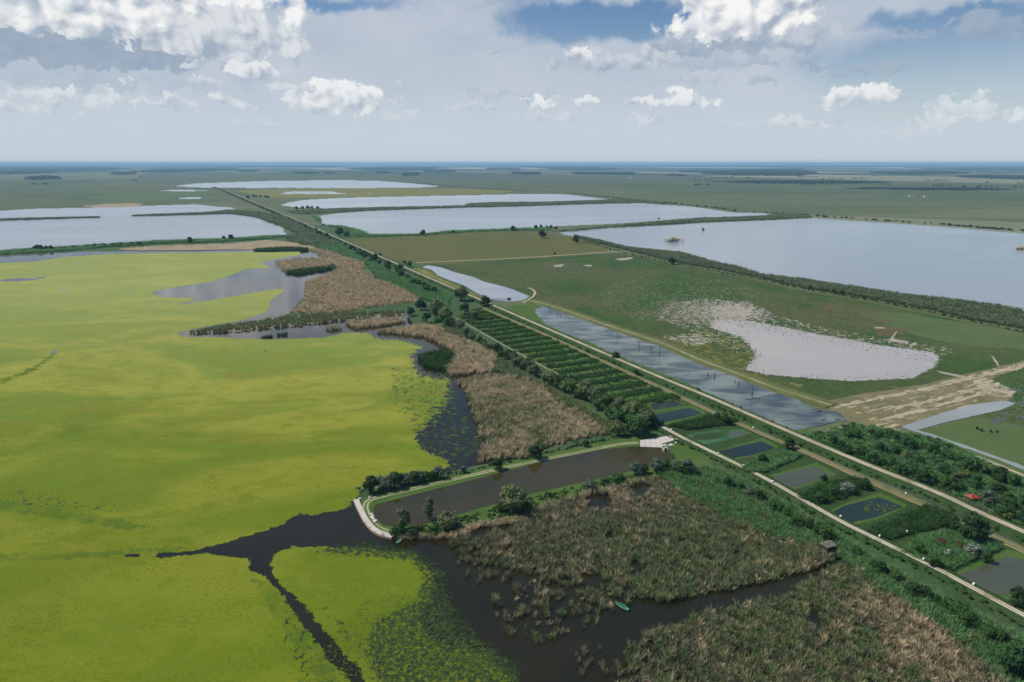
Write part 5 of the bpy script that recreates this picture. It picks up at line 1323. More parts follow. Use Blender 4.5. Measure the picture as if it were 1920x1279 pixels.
for k in range(150):
    x, y = random.uniform(-100, 2000), 312 + 40 * random.random() ** 1.6
    if 330 < y and 300 < x < 1300: continue
    n_ = random.randint(1, 9); c_ = G(x, y); a = random.uniform(-0.6, 0.2)
    for j in range(n_):
        q.append((c_[0] + math.cos(a) * j * 22 + random.uniform(-8, 8), c_[1] + math.sin(a) * j * 22 + random.uniform(-8, 8)))
q = np.array(q)
scatter('far_shrubs', q, P_wood, sizes(len(q), 14, 30, 62), 'single trees and short tree rows dotted over the far plain', 'trees', heights=sizes(len(q), 9, 18, 63), z=0, seed=461)

# ------------------------------------------------------------------ trees: one object each, trunk and crown as parts
CROWN, TRUNK = {}, [mesh_np('trunk', *trunk_geo(i), M['bark']) for i in range(3)]
KINDS = {'willow': ('crown_willow', 'round', 17, 62, 0.050, 0.78), 'green': ('crown_green', 'dome', 14, 60, 0.055, 0.70), 'dark': ('crown_dark', 'dome', 14, 58, 0.055, 0.68),
         'silver': ('crown_silver', 'round', 14, 60, 0.045, 0.75), 'yellow': ('crown_yellow', 'dome', 10, 60, 0.055, 0.62), 'blossom': ('crown_blossom', 'dome', 13, 60, 0.045, 0.55),
         'rust': ('crown_rust', 'dome', 10, 55, 0.06, 0.4), 'tall': ('crown_willow', 'tall', 18, 62, 0.05, 1.25), 'vase': ('crown_willow', 'vase', 16, 60, 0.05, 0.95)}
for k_, (mt, sh_, nb, nl, lf, tl) in KINDS.items():
    CROWN[k_] = [mesh_np('crown', *crown_geo(500 + 7 * v_ + len(k_), nb, nl, lf, 0.5, tl, sh_, base=0.16 if tl > 0.6 else 0.06), M[mt]) for v_ in range(3)]
ORD = ['first', 'second', 'third', 'fourth', 'fifth', 'sixth', 'seventh', 'eighth', 'ninth', 'tenth', 'eleventh', 'twelfth', 'thirteenth', 'fourteenth', 'fifteenth', 'sixteenth', 'seventeenth', 'eighteenth', 'nineteenth', 'twentieth']
ORD += ['twenty-' + q for q in ORD[:9]] + ['thirtieth'] + ['thirty-' + q for q in ORD[:9]] + ['fortieth'] + ['forty-' + q for q in ORD[:9]] + ['fiftieth'] + ['fifty-' + q for q in ORD[:9]] + ['sixtieth'] + ['sixty-' + q for q in ORD[:9]] + ['seventieth'] + ['seventy-' + q for q in ORD[:9]] + ['eightieth']


def tree(x, y, wpx, kind, label, group=None, name='tree', cat='tree', hk=1.0):
    """x, y: middle of the crown in the photograph; wpx: its width there"""
    yb = y + wpx * 0.42 * min(1.0, 0.5 + KINDS[kind][5] * 0.5)
    g_ = G(x, yb)
    wm = wpx / ppm(x, yb)
    r = bpy.data.objects.new(name, None); COL.objects.link(r)
    r.location = (g_[0], g_[1], 0.12)
    r.rotation_euler = (0, 0, random.uniform(0, 6.28))
    r.scale = (wm, wm, wm * hk)
    meta(r, label, cat, group)
    c = add('crown', random.choice(CROWN[kind]), r)
    t_ = add('trunk', random.choice(TRUNK), r)
    return r
LOOK = {'willow': 'grey green willow', 'green': 'green leafy tree', 'dark': 'dark green tree', 'silver': 'silvery willow', 'yellow': 'yellow green bush', 'blossom': 'white flowering bush', 'rust': 'rusty brown bush', 'tall': 'tall narrow willow', 'vase': 'pale topped willow'}


def row(path, n_, w0, w1, kinds, where, group, seed, spread=0.0, name='tree', cat='tree'):
    """trees along a line of picture positions, counted from the first point"""
    r = random.Random(seed)
    P_ = np.array(path, float)
    sg = np.linalg.norm(np.diff(P_, axis=0), axis=1); L = np.concatenate([[0], np.cumsum(sg)])
    # even spacing by apparent size
    for i in range(n_):
        t = (i + 0.5 + r.uniform(-.3, .3)) / n_
        t = t ** (0.85 if w1 > w0 else 1.0)
        x, y = np.interp(t * L[-1], L, P_[:, 0]), np.interp(t * L[-1], L, P_[:, 1])
        wv = (w0 + (w1 - w0) * t) * r.uniform(0.78, 1.2)
        k_ = r.choice(kinds)
        sp = spread * wv
        tree(x + r.uniform(-sp, sp), y + r.uniform(-sp, sp) * 0.5, wv, k_, '%s, %s %s' % (LOOK[k_], ORD[i], where), group, name, cat, r.uniform(0.85, 1.15))
row([(862, 606), (880, 626), (905, 645), (940, 660), (975, 680), (1010, 702)], 20, 17, 26, ['willow', 'willow', 'green', 'dark'], 'from the far end of the willow hedgerow', 'willow hedgerow', 1, 0.25)
row([(1020, 703), (1060, 722), (1100, 738), (1150, 760), (1200, 785)], 14, 30, 44, ['willow', 'willow', 'green', 'willow'], 'in the tall middle stretch of the willow hedgerow', 'willow hedgerow', 2, 0.15)
row([(1110, 745), (1140, 765), (1175, 790), (1200, 800)], 6, 32, 42, ['willow', 'green', 'dark'], 'in the front rank of the willow hedgerow by the ramp', 'willow hedgerow', 3, 0.1)
row([(1195, 762), (1212, 775), (1225, 788), (1232, 800)], 4, 30, 24, ['dark', 'green'], 'on the shaded pond side of the hedgerow end', 'willow hedgerow', 4, 0.1)
for x, y, wv, k_, lab in ((865, 552, 32, 'willow', 'large round willow on the dike road above the pier'), (909, 566, 24, 'dark', 'dark round tree beside the road just left of the pier'), (872, 580, 26, 'green', 'green tree below the large round willow'), (890, 590, 24, 'willow', 'grey green tree at the top of the reed rows'),
                          (790, 573, 26, 'dark', 'dark tree at the right end of the tan reed fan'), (816, 578, 32, 'willow', 'broad willow right of the tan reed fan'), (836, 592, 32, 'willow', 'willow at the head of the long hedgerow'), (842, 606, 26, 'green', 'green tree just below the head of the hedgerow'), (770, 585, 20, 'dark', 'small dark bush above the reed belt inlet'),
                          (800, 597, 24, 'green', 'green bush above the tan reed belt'), (820, 605, 22, 'green', 'low green bush between the reed belt and the hedgerow head')):
    tree(x, y, wv, k_, lab)
for x, y, wv, k_, lab in ((793, 437, 13, 'dark', 'lone dark tree on the near shore of the third lake'), (1235, 410, 5, 'dark', 'tiny lone tree on the reed belt between the big lakes'), (1017, 440, 19, 'dark', 'round dark bush at the corner of the olive pasture'), (1080, 450, 17, 'dark', 'round dark bush on the right rim of the olive pasture'),
                          (1260, 490, 17, 'dark', 'round dark bush in the wide reed belt above the salt meadow'), (1040, 476, 6, 'dark', 'tiny tree on the path below the olive pasture'), (962, 429, 12, 'dark', 'small dark bush right of the lone tree on the lake shore'), (850, 435, 8, 'dark', 'tiny bush right beside the lone shore tree'),
                          (637, 436, 19, 'dark', 'round dark tree where the dike road bends past the third lake'), (650, 440, 14, 'green', 'green bush right of the round dark tree at the road bend'), (703, 484, 18, 'dark', 'bluish dark bush beside the dike road opposite the olive pasture'), (678, 476, 15, 'green', 'green bush on the dike road above the bluish one'), (659, 465, 14, 'green', 'green bush on the dike road, third above the pale pond'),
                          (768, 496, 13, 'dark', 'dark bush at the upper tip of the pale pond'), (759, 492, 8, 'dark', 'tiny bush left of the upper tip of the pale pond'), (713, 478, 8, 'dark', 'tiny bush at the left corner of the olive pasture'), (750, 502, 15, 'green', 'green bush on the near side of the dike road below the pasture corner'), (727, 495, 14, 'green', 'green bush between the bluish bush and the pale pond'),
                          (1467, 528, 8, 'dark', 'small dark bush, first left in the hedge under the large lake'), (1518, 539, 9, 'dark', 'small dark bush in the middle of the hedge under the large lake'), (1563, 547, 11, 'dark', 'dark bush left of a pair under the large lake'), (1579, 550, 12, 'dark', 'dark bush right of a pair under the large lake'), (1619, 558, 9, 'dark', 'dark bush right of the pair under the large lake'),
                          (357, 451, 14, 'dark', 'round dark tree on the bank below the left lake'), (420, 446, 8, 'dark', 'left small tree of a pair on the bank below the left lake'), (433, 446, 13, 'dark', 'right larger tree of a pair on the bank below the left lake'),
                          (1154, 668, 18, 'dark', 'round dark bush on the dike road beside the dead tree pool'), (1193, 699, 14, 'dark', 'small dark bush left of the reddish track'), (1358, 786, 26, 'green', 'bush beside the reddish track above the algae pond'), (1345, 782, 18, 'dark', 'dark bush left of the bush above the algae pond'),
                          (1478, 832, 26, 'dark', 'round dark tree beside the reddish track above the reed block'), (1240, 795, 16, 'dark', 'dark bush at the top end of the bright track')):
    tree(x, y, wv, k_, lab, name='bush' if 'bush' in lab else 'tree', cat='bush' if 'bush' in lab else 'tree')
row([(60, 466), (75, 465), (98, 465)], 5, 10, 9, ['dark'], 'in the far left bank clump below the left lake', 'bank clump far left', 6, 0.15, 'bush', 'bush')
row([(110, 465), (160, 462), (210, 459), (270, 456)], 9, 7, 8, ['dark'], 'along the bank below the left lake', 'bank bushes', 7, 0.1, 'bush', 'bush')
row([(463, 371), (470, 369), (485, 368), (495, 369), (508, 370)], 6, 7, 6, ['dark'], 'in the roadside grove near the straw marsh', 'grove by the straw marsh', 8, 0.15)
row([(552, 391), (575, 389), (585, 390), (603, 389)], 5, 9, 8, ['dark'], 'in the grove left of the second lake', 'grove by the second lake', 9, 0.1)
row([(1000, 427), (1010, 426), (1030, 426), (1045, 429)], 5, 9, 8, ['dark'], 'in the grove where the two big lakes meet', 'grove between the big lakes', 10, 0.1)
row([(640, 452), (670, 474), (700, 490), (740, 506), (780, 528), (820, 548)], 16, 9, 16, ['green', 'dark', 'green'], 'down the near side of the dike road', 'roadside bushes above the pier', 11, 0.25, 'bush', 'bush')
row([(560, 418), (590, 432), (620, 447)], 8, 7, 9, ['dark', 'green'], 'along the dike road left of the third lake', 'roadside bushes by the third lake', 12, 0.3, 'bush', 'bush')
# basin bank
for x, y, wv, k_, lab, hk in ((757, 978, 38, 'vase', 'willow with a pale spreading top at the rounded end of the basin', 1.1), (745, 993, 34, 'dark', 'dark bush at the water under the first willow by the basin end', 0.8), (804, 962, 30, 'tall', 'tall slim willow leaning over the basin', 1.25), (838, 975, 46, 'willow', 'broad round willow right of the slim one on the basin bank', 0.85),
                              (815, 992, 30, 'green', 'green bush at the foot of the slim willow', 0.8), (788, 988, 16, 'yellow', 'small yellow green bush between the basin willows', 1.0), (775, 998, 26, 'dark', 'dark bush between the two basin willows at the water', 0.8), (858, 985, 22, 'silver', 'silvery bush right of the broad willow', 0.8),
                              (962, 936, 62, 'willow', 'largest willow standing alone in the middle of the basin bank', 0.95), (985, 948, 34, 'green', 'green bush touching the largest basin willow', 0.7), (940, 950, 26, 'dark', 'dark bush at the left foot of the largest basin willow', 0.8), (1030, 930, 10, 'dark', 'tiny dark shrub right of the largest basin willow', 1.1),
                              (1105, 908, 28, 'silver', 'silvery bush above the first reed pool', 0.8), (1135, 902, 24, 'green', 'green bush above the second reed pool', 0.8), (1160, 897, 30, 'green', 'green bush right of the silvery one on the basin bank', 0.8),
                              (1003, 848, 36, 'dark', 'dark round bush on the far bank of the basin beside the brown reeds', 0.95), (931, 870, 30, 'dark', 'dark bush on the far bank left of the big round one', 0.9), (870, 880, 18, 'silver', 'small silvery bush on the far bank of the basin', 0.9),
                              (1160, 805, 32, 'willow', 'willow at the inner corner of the basin bank', 1.0), (1098, 832, 16, 'dark', 'small dark bush on the far bank near the basin corner', 0.9)):
    nm = 'bush' if 'bush' in lab or 'shrub' in lab else 'tree'
    tree(x, y, wv, k_, lab, name=nm, cat=nm, hk=hk)
row([(692, 912), (715, 903), (745, 900), (775, 896), (805, 892), (830, 886)], 11, 34, 24, ['silver', 'dark', 'green', 'silver'], 'from the basin end, duckweed side', 'bushes on the duckweed side of the basin', 13, 0.12, 'bush', 'bush')
row([(1185, 884), (1210, 878), (1235, 875), (1262, 876), (1300, 884)], 9, 28, 30, ['green', 'dark', 'silver'], 'from the left in the thicket below the ramp', 'thicket below the ramp', 14, 0.15, 'bush', 'bush')
row([(1320, 890), (1380, 912), (1440, 940), (1500, 975), (1560, 1010)], 12, 22, 32, ['green', 'green', 'dark', 'silver'], 'beside the bright track above the thatched hide', 'bushes along the upper bright track', 15, 0.2, 'bush', 'bush')
row([(1590, 1030), (1640, 1060), (1700, 1095), (1760, 1130), (1830, 1175), (1900, 1215)], 14, 26, 42, ['green', 'green', 'dark', 'green'], 'beside the bright track below the thatched hide', 'bushes along the lower bright track', 16, 0.25, 'bush', 'bush')
row([(1890, 1240), (1930, 1250)], 2, 56, 60, ['dark'], 'in the shaded corner at the lower right', 'corner trees', 17, 0.1)
# bushes of the pond strip
for x, y, wv, k_, lab in ((1819, 990, 62, 'dark', 'largest dark tree in the pond strip, by the reddish track'), (1785, 982, 34, 'dark', 'dark bush left of the largest tree in the strip'), (1825, 1030, 38, 'blossom', 'larger white flowering bush under the dark tree'), (1777, 1037, 22, 'blossom', 'smaller white flowering bush left of the rusty one'), (1796, 1022, 24, 'rust', 'rusty brown bush between the two flowering ones'),
                          (1765, 1015, 26, 'rust', 'fainter brown bush left of the rusty one'), (1590, 914, 34, 'blossom', 'grey white flowering bush between two ponds'), (1560, 920, 30, 'green', 'green bush left of the grey white flowering one'), (1620, 908, 26, 'dark', 'dark bush right of the grey white flowering one'), (1535, 932, 26, 'green', 'green bush at the left end of the thicket between two ponds'),
                          (1720, 1030, 30, 'green', 'green bush near the bright track left of the flowering ones'), (1745, 1050, 34, 'green', 'round green bush above the large dull pond'), (1850, 1045, 28, 'green', 'green bush right of the larger flowering one'), (1905, 1120, 46, 'dark', 'dark bush in the corner beyond the large dull pond'), (1430, 862, 22, 'dark', 'dark shrub on the right bank of the dark rectangular pond'), (1545, 897, 16, 'dark', 'dark shrub at the corner of the grey pond')):
    nm = 'tree' if 'tree in' in lab else 'bush'
    tree(x, y, wv, k_, lab, name=nm, cat=nm)
# scrub wood behind the dike road
for x, y, wv, k_, lab in ((1853, 934, 34, 'silver', 'pale silvery willow right of the red roof'), (1888, 966, 24, 'yellow', 'small yellow green bush right below the silvery willow'), (1812, 890, 22, 'yellow', 'light green bush above the red roof'), (1765, 878, 24, 'silver', 'pale leaning tree up left of the red roof'), (1875, 885, 22, 'dark', 'dark round tree at the bright path on the right edge')):
    tree(x, y, wv, k_, lab, name='bush' if 'bush' in lab else 'tree', cat='bush' if 'bush' in lab else 'tree')
row([(1555, 828), (1600, 815), (1650, 812), (1700, 830), (1770, 850), (1830, 878), (1900, 905)], 22, 18, 26, ['green', 'green', 'dark'], 'from the left along the far edge of the scrub wood', 'scrub wood far edge', 21, 0.35)
row([(1560, 822), (1580, 838), (1640, 860), (1700, 885), (1760, 905), (1800, 915)], 16, 22, 30, ['dark', 'green', 'green'], 'from the left along the road edge of the scrub wood', 'scrub wood road edge', 22, 0.2)
row([(1640, 835), (1720, 862), (1790, 890), (1870, 920), (1925, 950)], 15, 22, 30, ['dark', 'green', 'green', 'willow'], 'from the left through the middle of the scrub wood', 'scrub wood middle', 23, 0.45)
row([(1872, 955), (1902, 966), (1935, 978), (1990, 1000)], 5, 30, 32, ['dark', 'green'], 'behind the boardwalk end at the right edge', 'trees behind the boardwalk', 24, 0.2)
row([(1828, 800), (1837, 806), (1850, 808), (1873, 811)], 4, 6, 6, ['dark'], 'on the pasture below the grey channel', 'small shrubs on the pasture', 25, 0.1, 'bush', 'bush')

# ------------------------------------------------------------------ small built things


class MB:
    def __init__(self): self.V, self.F = [], []
    def box(self, c, s, rz=0.0, tilt=None):
        b0 = len(self.V)
        cs, sn = math.cos(rz), math.sin(rz)
        for dz in (-.5, .5):
            for dx, dy in ((-.5, -.5), (.5, -.5), (.5, .5), (-.5, .5)):
                x, y, z = dx * s[0], dy * s[1], dz * s[2]
                self.V.append((c[0] + x * cs - y * sn, c[1] + x * sn + y * cs, c[2] + z))
        self.F += [tuple(b0 + i for i in f_) for f_ in ((0, 3, 2, 1), (4, 5, 6, 7), (0, 1, 5, 4), (1, 2, 6, 5), (2, 3, 7, 6), (3, 0, 4, 7))]
        return self
    def tube(self, a, b_, r0, r1=None, k=7):
        tube(self.V, self.F, a, b_, r0, r0 if r1 is None else r1, k); return self
    def done(self, name, mat, parent=None):
        return add(name, mesh_np(name, self.V, self.F, mat), parent)


def root(name, g_, z, rz, label, cat, group=None):
    r = bpy.data.objects.new(name, None); COL.objects.link(r)
    r.location = (g_[0], g_[1], z); r.rotation_euler = (0, 0, rz)
    return meta(r, label, cat, group)


def boat(x0, y0, x1, y1, label, wide, pale):
    a, b_ = G(x0, y0), G(x1, y1)
    c = (a + b_) / 2; L = float(np.linalg.norm(b_ - a)); rz = math.atan2(b_[1] - a[1], b_[0] - a[0])
    r = root('rowing_boat', c, 0.0, rz, label, 'boat', 'green rowing boats')
    st = [(-0.5, .42, .50, .62), (-0.35, .80, .46, .5), (-0.1, 1.0, .45, .45), (0.15, .96, .46, .46), (0.32, .72, .5, .54), (0.43, .38, .58, .64), (0.5, .06, .66, .74)]
    V, Fc = [], []
    for (t, w_, hh, _) in st:
        hw = w_ * wide / 2; x = t * L
        V += [(x, -hw, hh), (x, -hw * .78, 0.02), (x, hw * .78, 0.02), (x, hw, hh), (x, hw - .07 if hw > .1 else 0, hh), (x, max(0, hw * .78 - .06), 0.10), (x, -max(0, hw * .78 - .06), 0.10), (x, -(hw - .07) if hw > .1 else 0, hh)]
    for i in range(len(st) - 1):
        for k in range(8):
            a_, b2 = i * 8 + k, i * 8 + (k + 1) % 8
            Fc.append((a_, b2, b2 + 8, a_ + 8))
    Fc.append((0, 1, 2, 3, 4, 5, 6, 7)[::-1]); e = (len(st) - 1) * 8; Fc.append(tuple(range(e, e + 8)))
    add('hull', mesh_np('hull', V, Fc, M['boat_green']), r)
    V, Fc = [], []
    for (t, w_, hh, _) in st:
        hw = w_ * wide / 2; x = t * L
        V += [(x, -hw - .03, hh + .01), (x, -hw + .09, hh + .035), (x, hw - .09, hh + .035), (x, hw + .03, hh + .01)]
    for i in range(len(st) - 1):
        q_ = i * 4
        Fc += [(q_, q_ + 1, q_ + 5, q_ + 4), (q_ + 2, q_ + 3, q_ + 7, q_ + 6)]
    add('gunwale', mesh_np('gunwale', V, Fc, M['boat_pale']), r)
    for t in (-0.28, 0.0, 0.22):
        MB().box((t * L, 0, 0.34), (0.28, wide * 0.80, 0.04)).done('seat', M['boat_green'] if not pale else M['boat_pale'], r)
    MB().box((-0.43 * L, 0, 0.42), (0.13 * L, wide * 0.42, 0.04)).done('stern_deck', M['boat_pale'], r)
    fl = MB()
    for k in range(4): fl.box((0, -wide * .27 + k * wide * .18, 0.13), (L * 0.6, wide * 0.15, 0.02))
    f_ = fl.done('floor_boards', M['boat_green'], r); f_['kind'] = 'stuff'
    return r
boat(1178, 1146, 1154, 1131, 'green wooden rowing boat moored among the reeds in the foreground channel', 1.35, False)
boat(744, 1020, 754, 1012, 'small pale green boat moored under the willows at the basin end', 1.1, True)

# red roofed pavilion in the scrub
g_ = G(1822, 941)
r = root('pavilion', g_, 0.15, math.radians(12), 'small open pavilion with a red hipped roof in the scrub wood', 'pavilion')
for sx in (-1, 1):
    for sy in (-1, 1):
        MB().box((sx * 1.9, sy * 1.5, 1.2), (0.16, 0.16, 2.4)).done('post', M['wood_dark'], r)
MB().box((0, 0, 0.1), (4.4, 3.6, 0.2)).done('floor', M['wood'], r)
r.scale = (0.78, 0.78, 0.85)
rf = mesh_np('roof', [(-2.7, -2.2, 2.35), (2.7, -2.2, 2.35), (2.7, 2.2, 2.35), (-2.7, 2.2, 2.35), (-0.7, 0, 3.7), (0.7, 0, 3.7)], [(0, 1, 5, 4), (1, 2, 5), (2, 3, 4, 5), (3, 0, 4), (3, 2, 1, 0)], M['roof_red'])
ro = add('roof', rf, r)
MB().box((0, 0, 3.72), (1.5, 0.16, 0.08)).done('ridge_cap', M['roof_red'], ro)
for sx in (-1, 1):
    MB().box((sx * 1.9, 0, 0.65), (0.05, 3.0, 0.9)).done('side_panel', M['wood_dark'], r)
MB().box((0, 0.9, 0.75), (1.8, 0.7, 0.06)).done('table', M['wood'], r)


def boardwalk(pts, z, wd, label, group, rail=True, plank=0.42, mat='wood', step_px=1.0):
    p_, s_ = resample(smooth_path(pts, 2), 0.4)
    r = root('boardwalk', p_[0], 0.0, 0.0, label, 'boardwalk', group)
    pm = MB().box((0, 0, 0), (plank * 0.86, wd, 0.06)); me = mesh_np('plank', pm.V, pm.F, M[mat])
    po = MB().tube((0, 0, -z), (0, 0, 0.95 if rail else 0.05), 0.07); pme = mesh_np('post', po.V, po.F, M['wood_dark'])
    n_ = int(s_[-1] / plank)
    if n_ > 280:
        plank = s_[-1] / 280; n_ = 280
        pm = MB().box((0, 0, 0), (plank * 0.88, wd, 0.06)); me = mesh_np('plank', pm.V, pm.F, M[mat])
    prev = None
    for i in range(n_ + 1):
        s0 = i * plank
        x, y = np.interp(s0, s_, p_[:, 0]) - p_[0][0], np.interp(s0, s_, p_[:, 1]) - p_[0][1]
        x2, y2 = np.interp(s0 + .3, s_, p_[:, 0]) - p_[0][0], np.interp(s0 + .3, s_, p_[:, 1]) - p_[0][1]
        if i == n_: x2, y2 = 2 * x - (np.interp(s0 - .3, s_, p_[:, 0]) - p_[0][0]), 2 * y - (np.interp(s0 - .3, s_, p_[:, 1]) - p_[0][1])
        a = math.atan2(y2 - y, x2 - x)
        o = add('plank', me, r); o.location = (x, y, z + random.uniform(-.012, .012)); o.rotation_euler = (0, 0, a + random.uniform(-.02, .02))
        if i % max(1, int(2.6 / plank)) == 0:
            cur = []
            for sd_ in (-1, 1):
                q_ = (x - math.sin(a) * sd_ * wd * .52, y + math.cos(a) * sd_ * wd * .52)
                o = add('post', pme, r); o.location = (*q_, z)
                cur.append(q_)
            if prev and rail:
                for (a0, b0) in zip(prev, cur):
                    MB().tube((*a0, z + .92), (*b0, z + .92), 0.045, None, 5).done('rail', M[mat], r)
            prev = cur
    return r
boardwalk([(1738, 923), (1755, 925), (1771, 930), (1790, 938), (1812, 947), (1830, 955), (1845, 961), (1858, 967), (1868, 976)], 0.7, 1.3, 'weathered railed boardwalk curving below the red roofed pavilion', None)
boardwalk([(1238, 969), (1262, 973), (1290, 979), (1322, 988)], 0.9, 0.9, 'bleached boardwalk lying open between the foreground reeds, left stretch', None, rail=False, mat='wood_pale')
boardwalk([(1453, 1018), (1480, 1023), (1510, 1029), (1534, 1034)], 0.9, 0.9, 'grey boardwalk leading to the thatched hide in the reeds', None, rail=False, mat='wood_pale')
boardwalk([(1190, 957), (1200, 960), (1208, 962)], 0.9, 0.8, 'short bleached piece of boardwalk nearest the basin', None, rail=False, mat='wood_pale')
# reed hide at the end of the boardwalk
g_ = G(1550, 1036)
r = root('bird_hide', g_, 0.1, math.radians(24), 'thatched bird hide on stilts at the end of the reed boardwalk', 'hide')
MB().box((0, 0, 1.0), (3.4, 2.4, 0.12)).done('platform', M['wood'], r)
for sx in (-1, 1):
    for sy in (-1, 1):
        MB().tube((sx * 1.5, sy * 1.05, -0.1), (sx * 1.5, sy * 1.05, 2.9), 0.09).done('post', M['wood_dark'], r)
MB().box((0, 1.08, 1.9), (3.0, 0.08, 1.7)).done('wall', M['wood_dark'], r)
for sx in (-1, 1): MB().box((sx * 1.52, 0, 1.9), (0.08, 2.1, 1.7)).done('wall', M['wood_dark'], r)
MB().box((0, -1.08, 1.5), (3.0, 0.08, 0.9)).done('wall', M['wood_dark'], r)
add('roof', mesh_np('roof', [(-2.0, -1.6, 2.8), (2.0, -1.6, 2.8), (2.0, 1.6, 2.8), (-2.0, 1.6, 2.8), (-1.9, 0, 3.7), (1.9, 0, 3.7)], [(0, 1, 5, 4), (1, 2, 5), (2, 3, 4, 5), (3, 0, 4), (3, 2, 1, 0)], M['thatch']), r)
MB().box((-2.2, -0.2, 0.95), (1.4, 1.2, 0.08)).done('landing', M['wood_pale'], r)
# pier in the pale pond
a, b_ = G(915, 563.5), G(958, 565)
L = float(np.linalg.norm(b_ - a)); rz = math.atan2(b_[1] - a[1], b_[0] - a[0])
r = root('pier', a, 0.2, rz, 'small wooden pier with a dark hut at its end in the pale pond', 'pier')
n_ = int(L / 0.5)
pm = MB().box((0, 0, 0), (0.42, 1.3, 0.07)); me = mesh_np('plank', pm.V, pm.F, M['wood'])
for i in range(n_):
    o = add('plank', me, r); o.location = (i * 0.5 + 0.25, 0, 1.0)
po = MB().tube((0, 0, -0.3), (0, 0, 1.9), 0.09); pme = mesh_np('post', po.V, po.F, M['wood_dark'])
for i in range(0, n_ + 1, 4):
    for sd_ in (-1, 1):
        o = add('post', pme, r); o.location = (i * 0.5, sd_ * 0.68, 0)
for sd_ in (-1, 1): MB().box((L / 2, sd_ * 0.68, 1.85), (L, 0.08, 0.08)).done('rail', M['wood'], r)
hut = MB().box((L - 1.6, 0, 1.9), (3.2, 2.0, 1.8)).done('hut', M['wood_dark'], r)
MB().box((L - 1.6, 0, 2.86), (3.6, 2.4, 0.12)).done('hut_roof', M['thatch'], hut)


# markers beside the bright track: white box on a post
def marker(x, y, label, k=1.0):
    g_ = G(x, y)
    r = root('marker_post', g_, 0.2, random.uniform(0, 1), label, 'marker', 'white markers')
    MB().tube((0, 0, -0.1), (0, 0, 0.9 * k), 0.06).done('post', M['wood'], r)
    MB().box((0, 0, 1.1 * k), (0.75 * k, 0.5 * k, 0.5 * k)).done('board', M['white'], r)
    return r
for x, y, lab in ((1258, 810, 'white marker right by the track junction'), (1346, 855, 'white marker at the corner of the dark rectangular pond'), (1448, 908, 'white marker at the corner of the grey pond'), (1394, 878, 'small white marker on the reed block corner'), (1575, 974, 'white marker by the pond with floating plants'),
                  (1648, 1011, 'white marker by the very dark reed block'), (1699, 1003, 'white marker standing inside the strip away from the track'), (1730, 1055, 'white marker below the green bushes'), (1824, 1102, 'white marker by the large dull pond'), (1267, 835, 'white marker on the grass right of the ramp'),
                  (1697, 931, 'white marker between the reddish track and the ditch'), (1412, 806, 'white marker beside the reddish track near the algae pond')):
    marker(x, y, lab)
# stones: pale boulders at the quay and the ramp
def stone_mesh(seed):
    rr_ = random.Random(seed)
    bm_v = [(x * rr_.uniform(.75, 1.15), y * rr_.uniform(.75, 1.15), max(-0.1, z * rr_.uniform(.5, .8))) for (x, y, z) in _ico]
    return mesh_np('boulder', bm_v, _icof, M['stone'])
SM = [stone_mesh(i) for i in range(4)]
bo = [(697, 966, 'upper'), (699, 970, 'second'), (701, 975, 'third'), (704, 979, 'lowest'), (698, 973, 'inner')]
for x, y, w_ in bo:
    o = add('boulder', SM[int(x) % 4]); g_ = G(x, y); o.location = (g_[0], g_[1], 0.35); s_ = random.uniform(.7, 1.0); o.scale = (s_, s_, s_)
    meta(o, w_ + ' pale boulder of the heap on the inner shore of the basin end', 'boulder', 'boulders at the basin end')
for x, y, w_ in ((675, 937, 'left'), (693, 935, 'right')):
    o = add('boulder', SM[int(x) % 4]); g_ = G(x, y); o.location = (g_[0], g_[1], 0.4); o.scale = (.8, .6, .7)
    meta(o, w_ + ' pale block lying at the top of the quay', 'boulder', 'blocks at the quay')
for x, y, w_ in ((684, 983, 'upper'), (693, 993, 'middle'), (703, 1001, 'lower')):
    o = add('bench_stone', SM[int(y) % 4]); g_ = G(x, y); o.location = (g_[0], g_[1], 0.9); o.scale = (.5, .4, .35)
    meta(o, w_ + ' small pale stone on the curved quay', 'stone', 'stones on the quay')
g_ = G(1247, 845)
r = root('sluice', g_, 0.2, 0.4, 'small white concrete sluice at the basin corner below the ramp', 'sluice')
for sx in (-1, 1): MB().box((sx * 0.9, 0, 0.5), (0.3, 1.6, 1.2)).done('side_wall', M['concrete'], r)
MB().box((0, 0, 0.5), (1.5, 0.12, 0.9)).done('gate_board', M['wood'], r)
MB().box((0, 0, 1.15), (2.1, 0.25, 0.12)).done('top_beam', M['white'], r)
rip = []
for k in range(46):
    t = random.random(); u = random.random()
    x, y = 1236 + 24 * u + 4 * t, 834 + 4.5 * t - 1.5 * u
    rip.append(G(x, y))
P_stone = [bpy.data.objects.new('stone', SM[i]) for i in range(4)]
scatter('rubble', np.array(rip), P_stone, sizes(len(rip), 0.25, 0.5, 70), 'pale rubble stones heaped below the ramp', 'rubble', z=0.3, seed=471)

# dead trees standing in the long pool, drowned logs


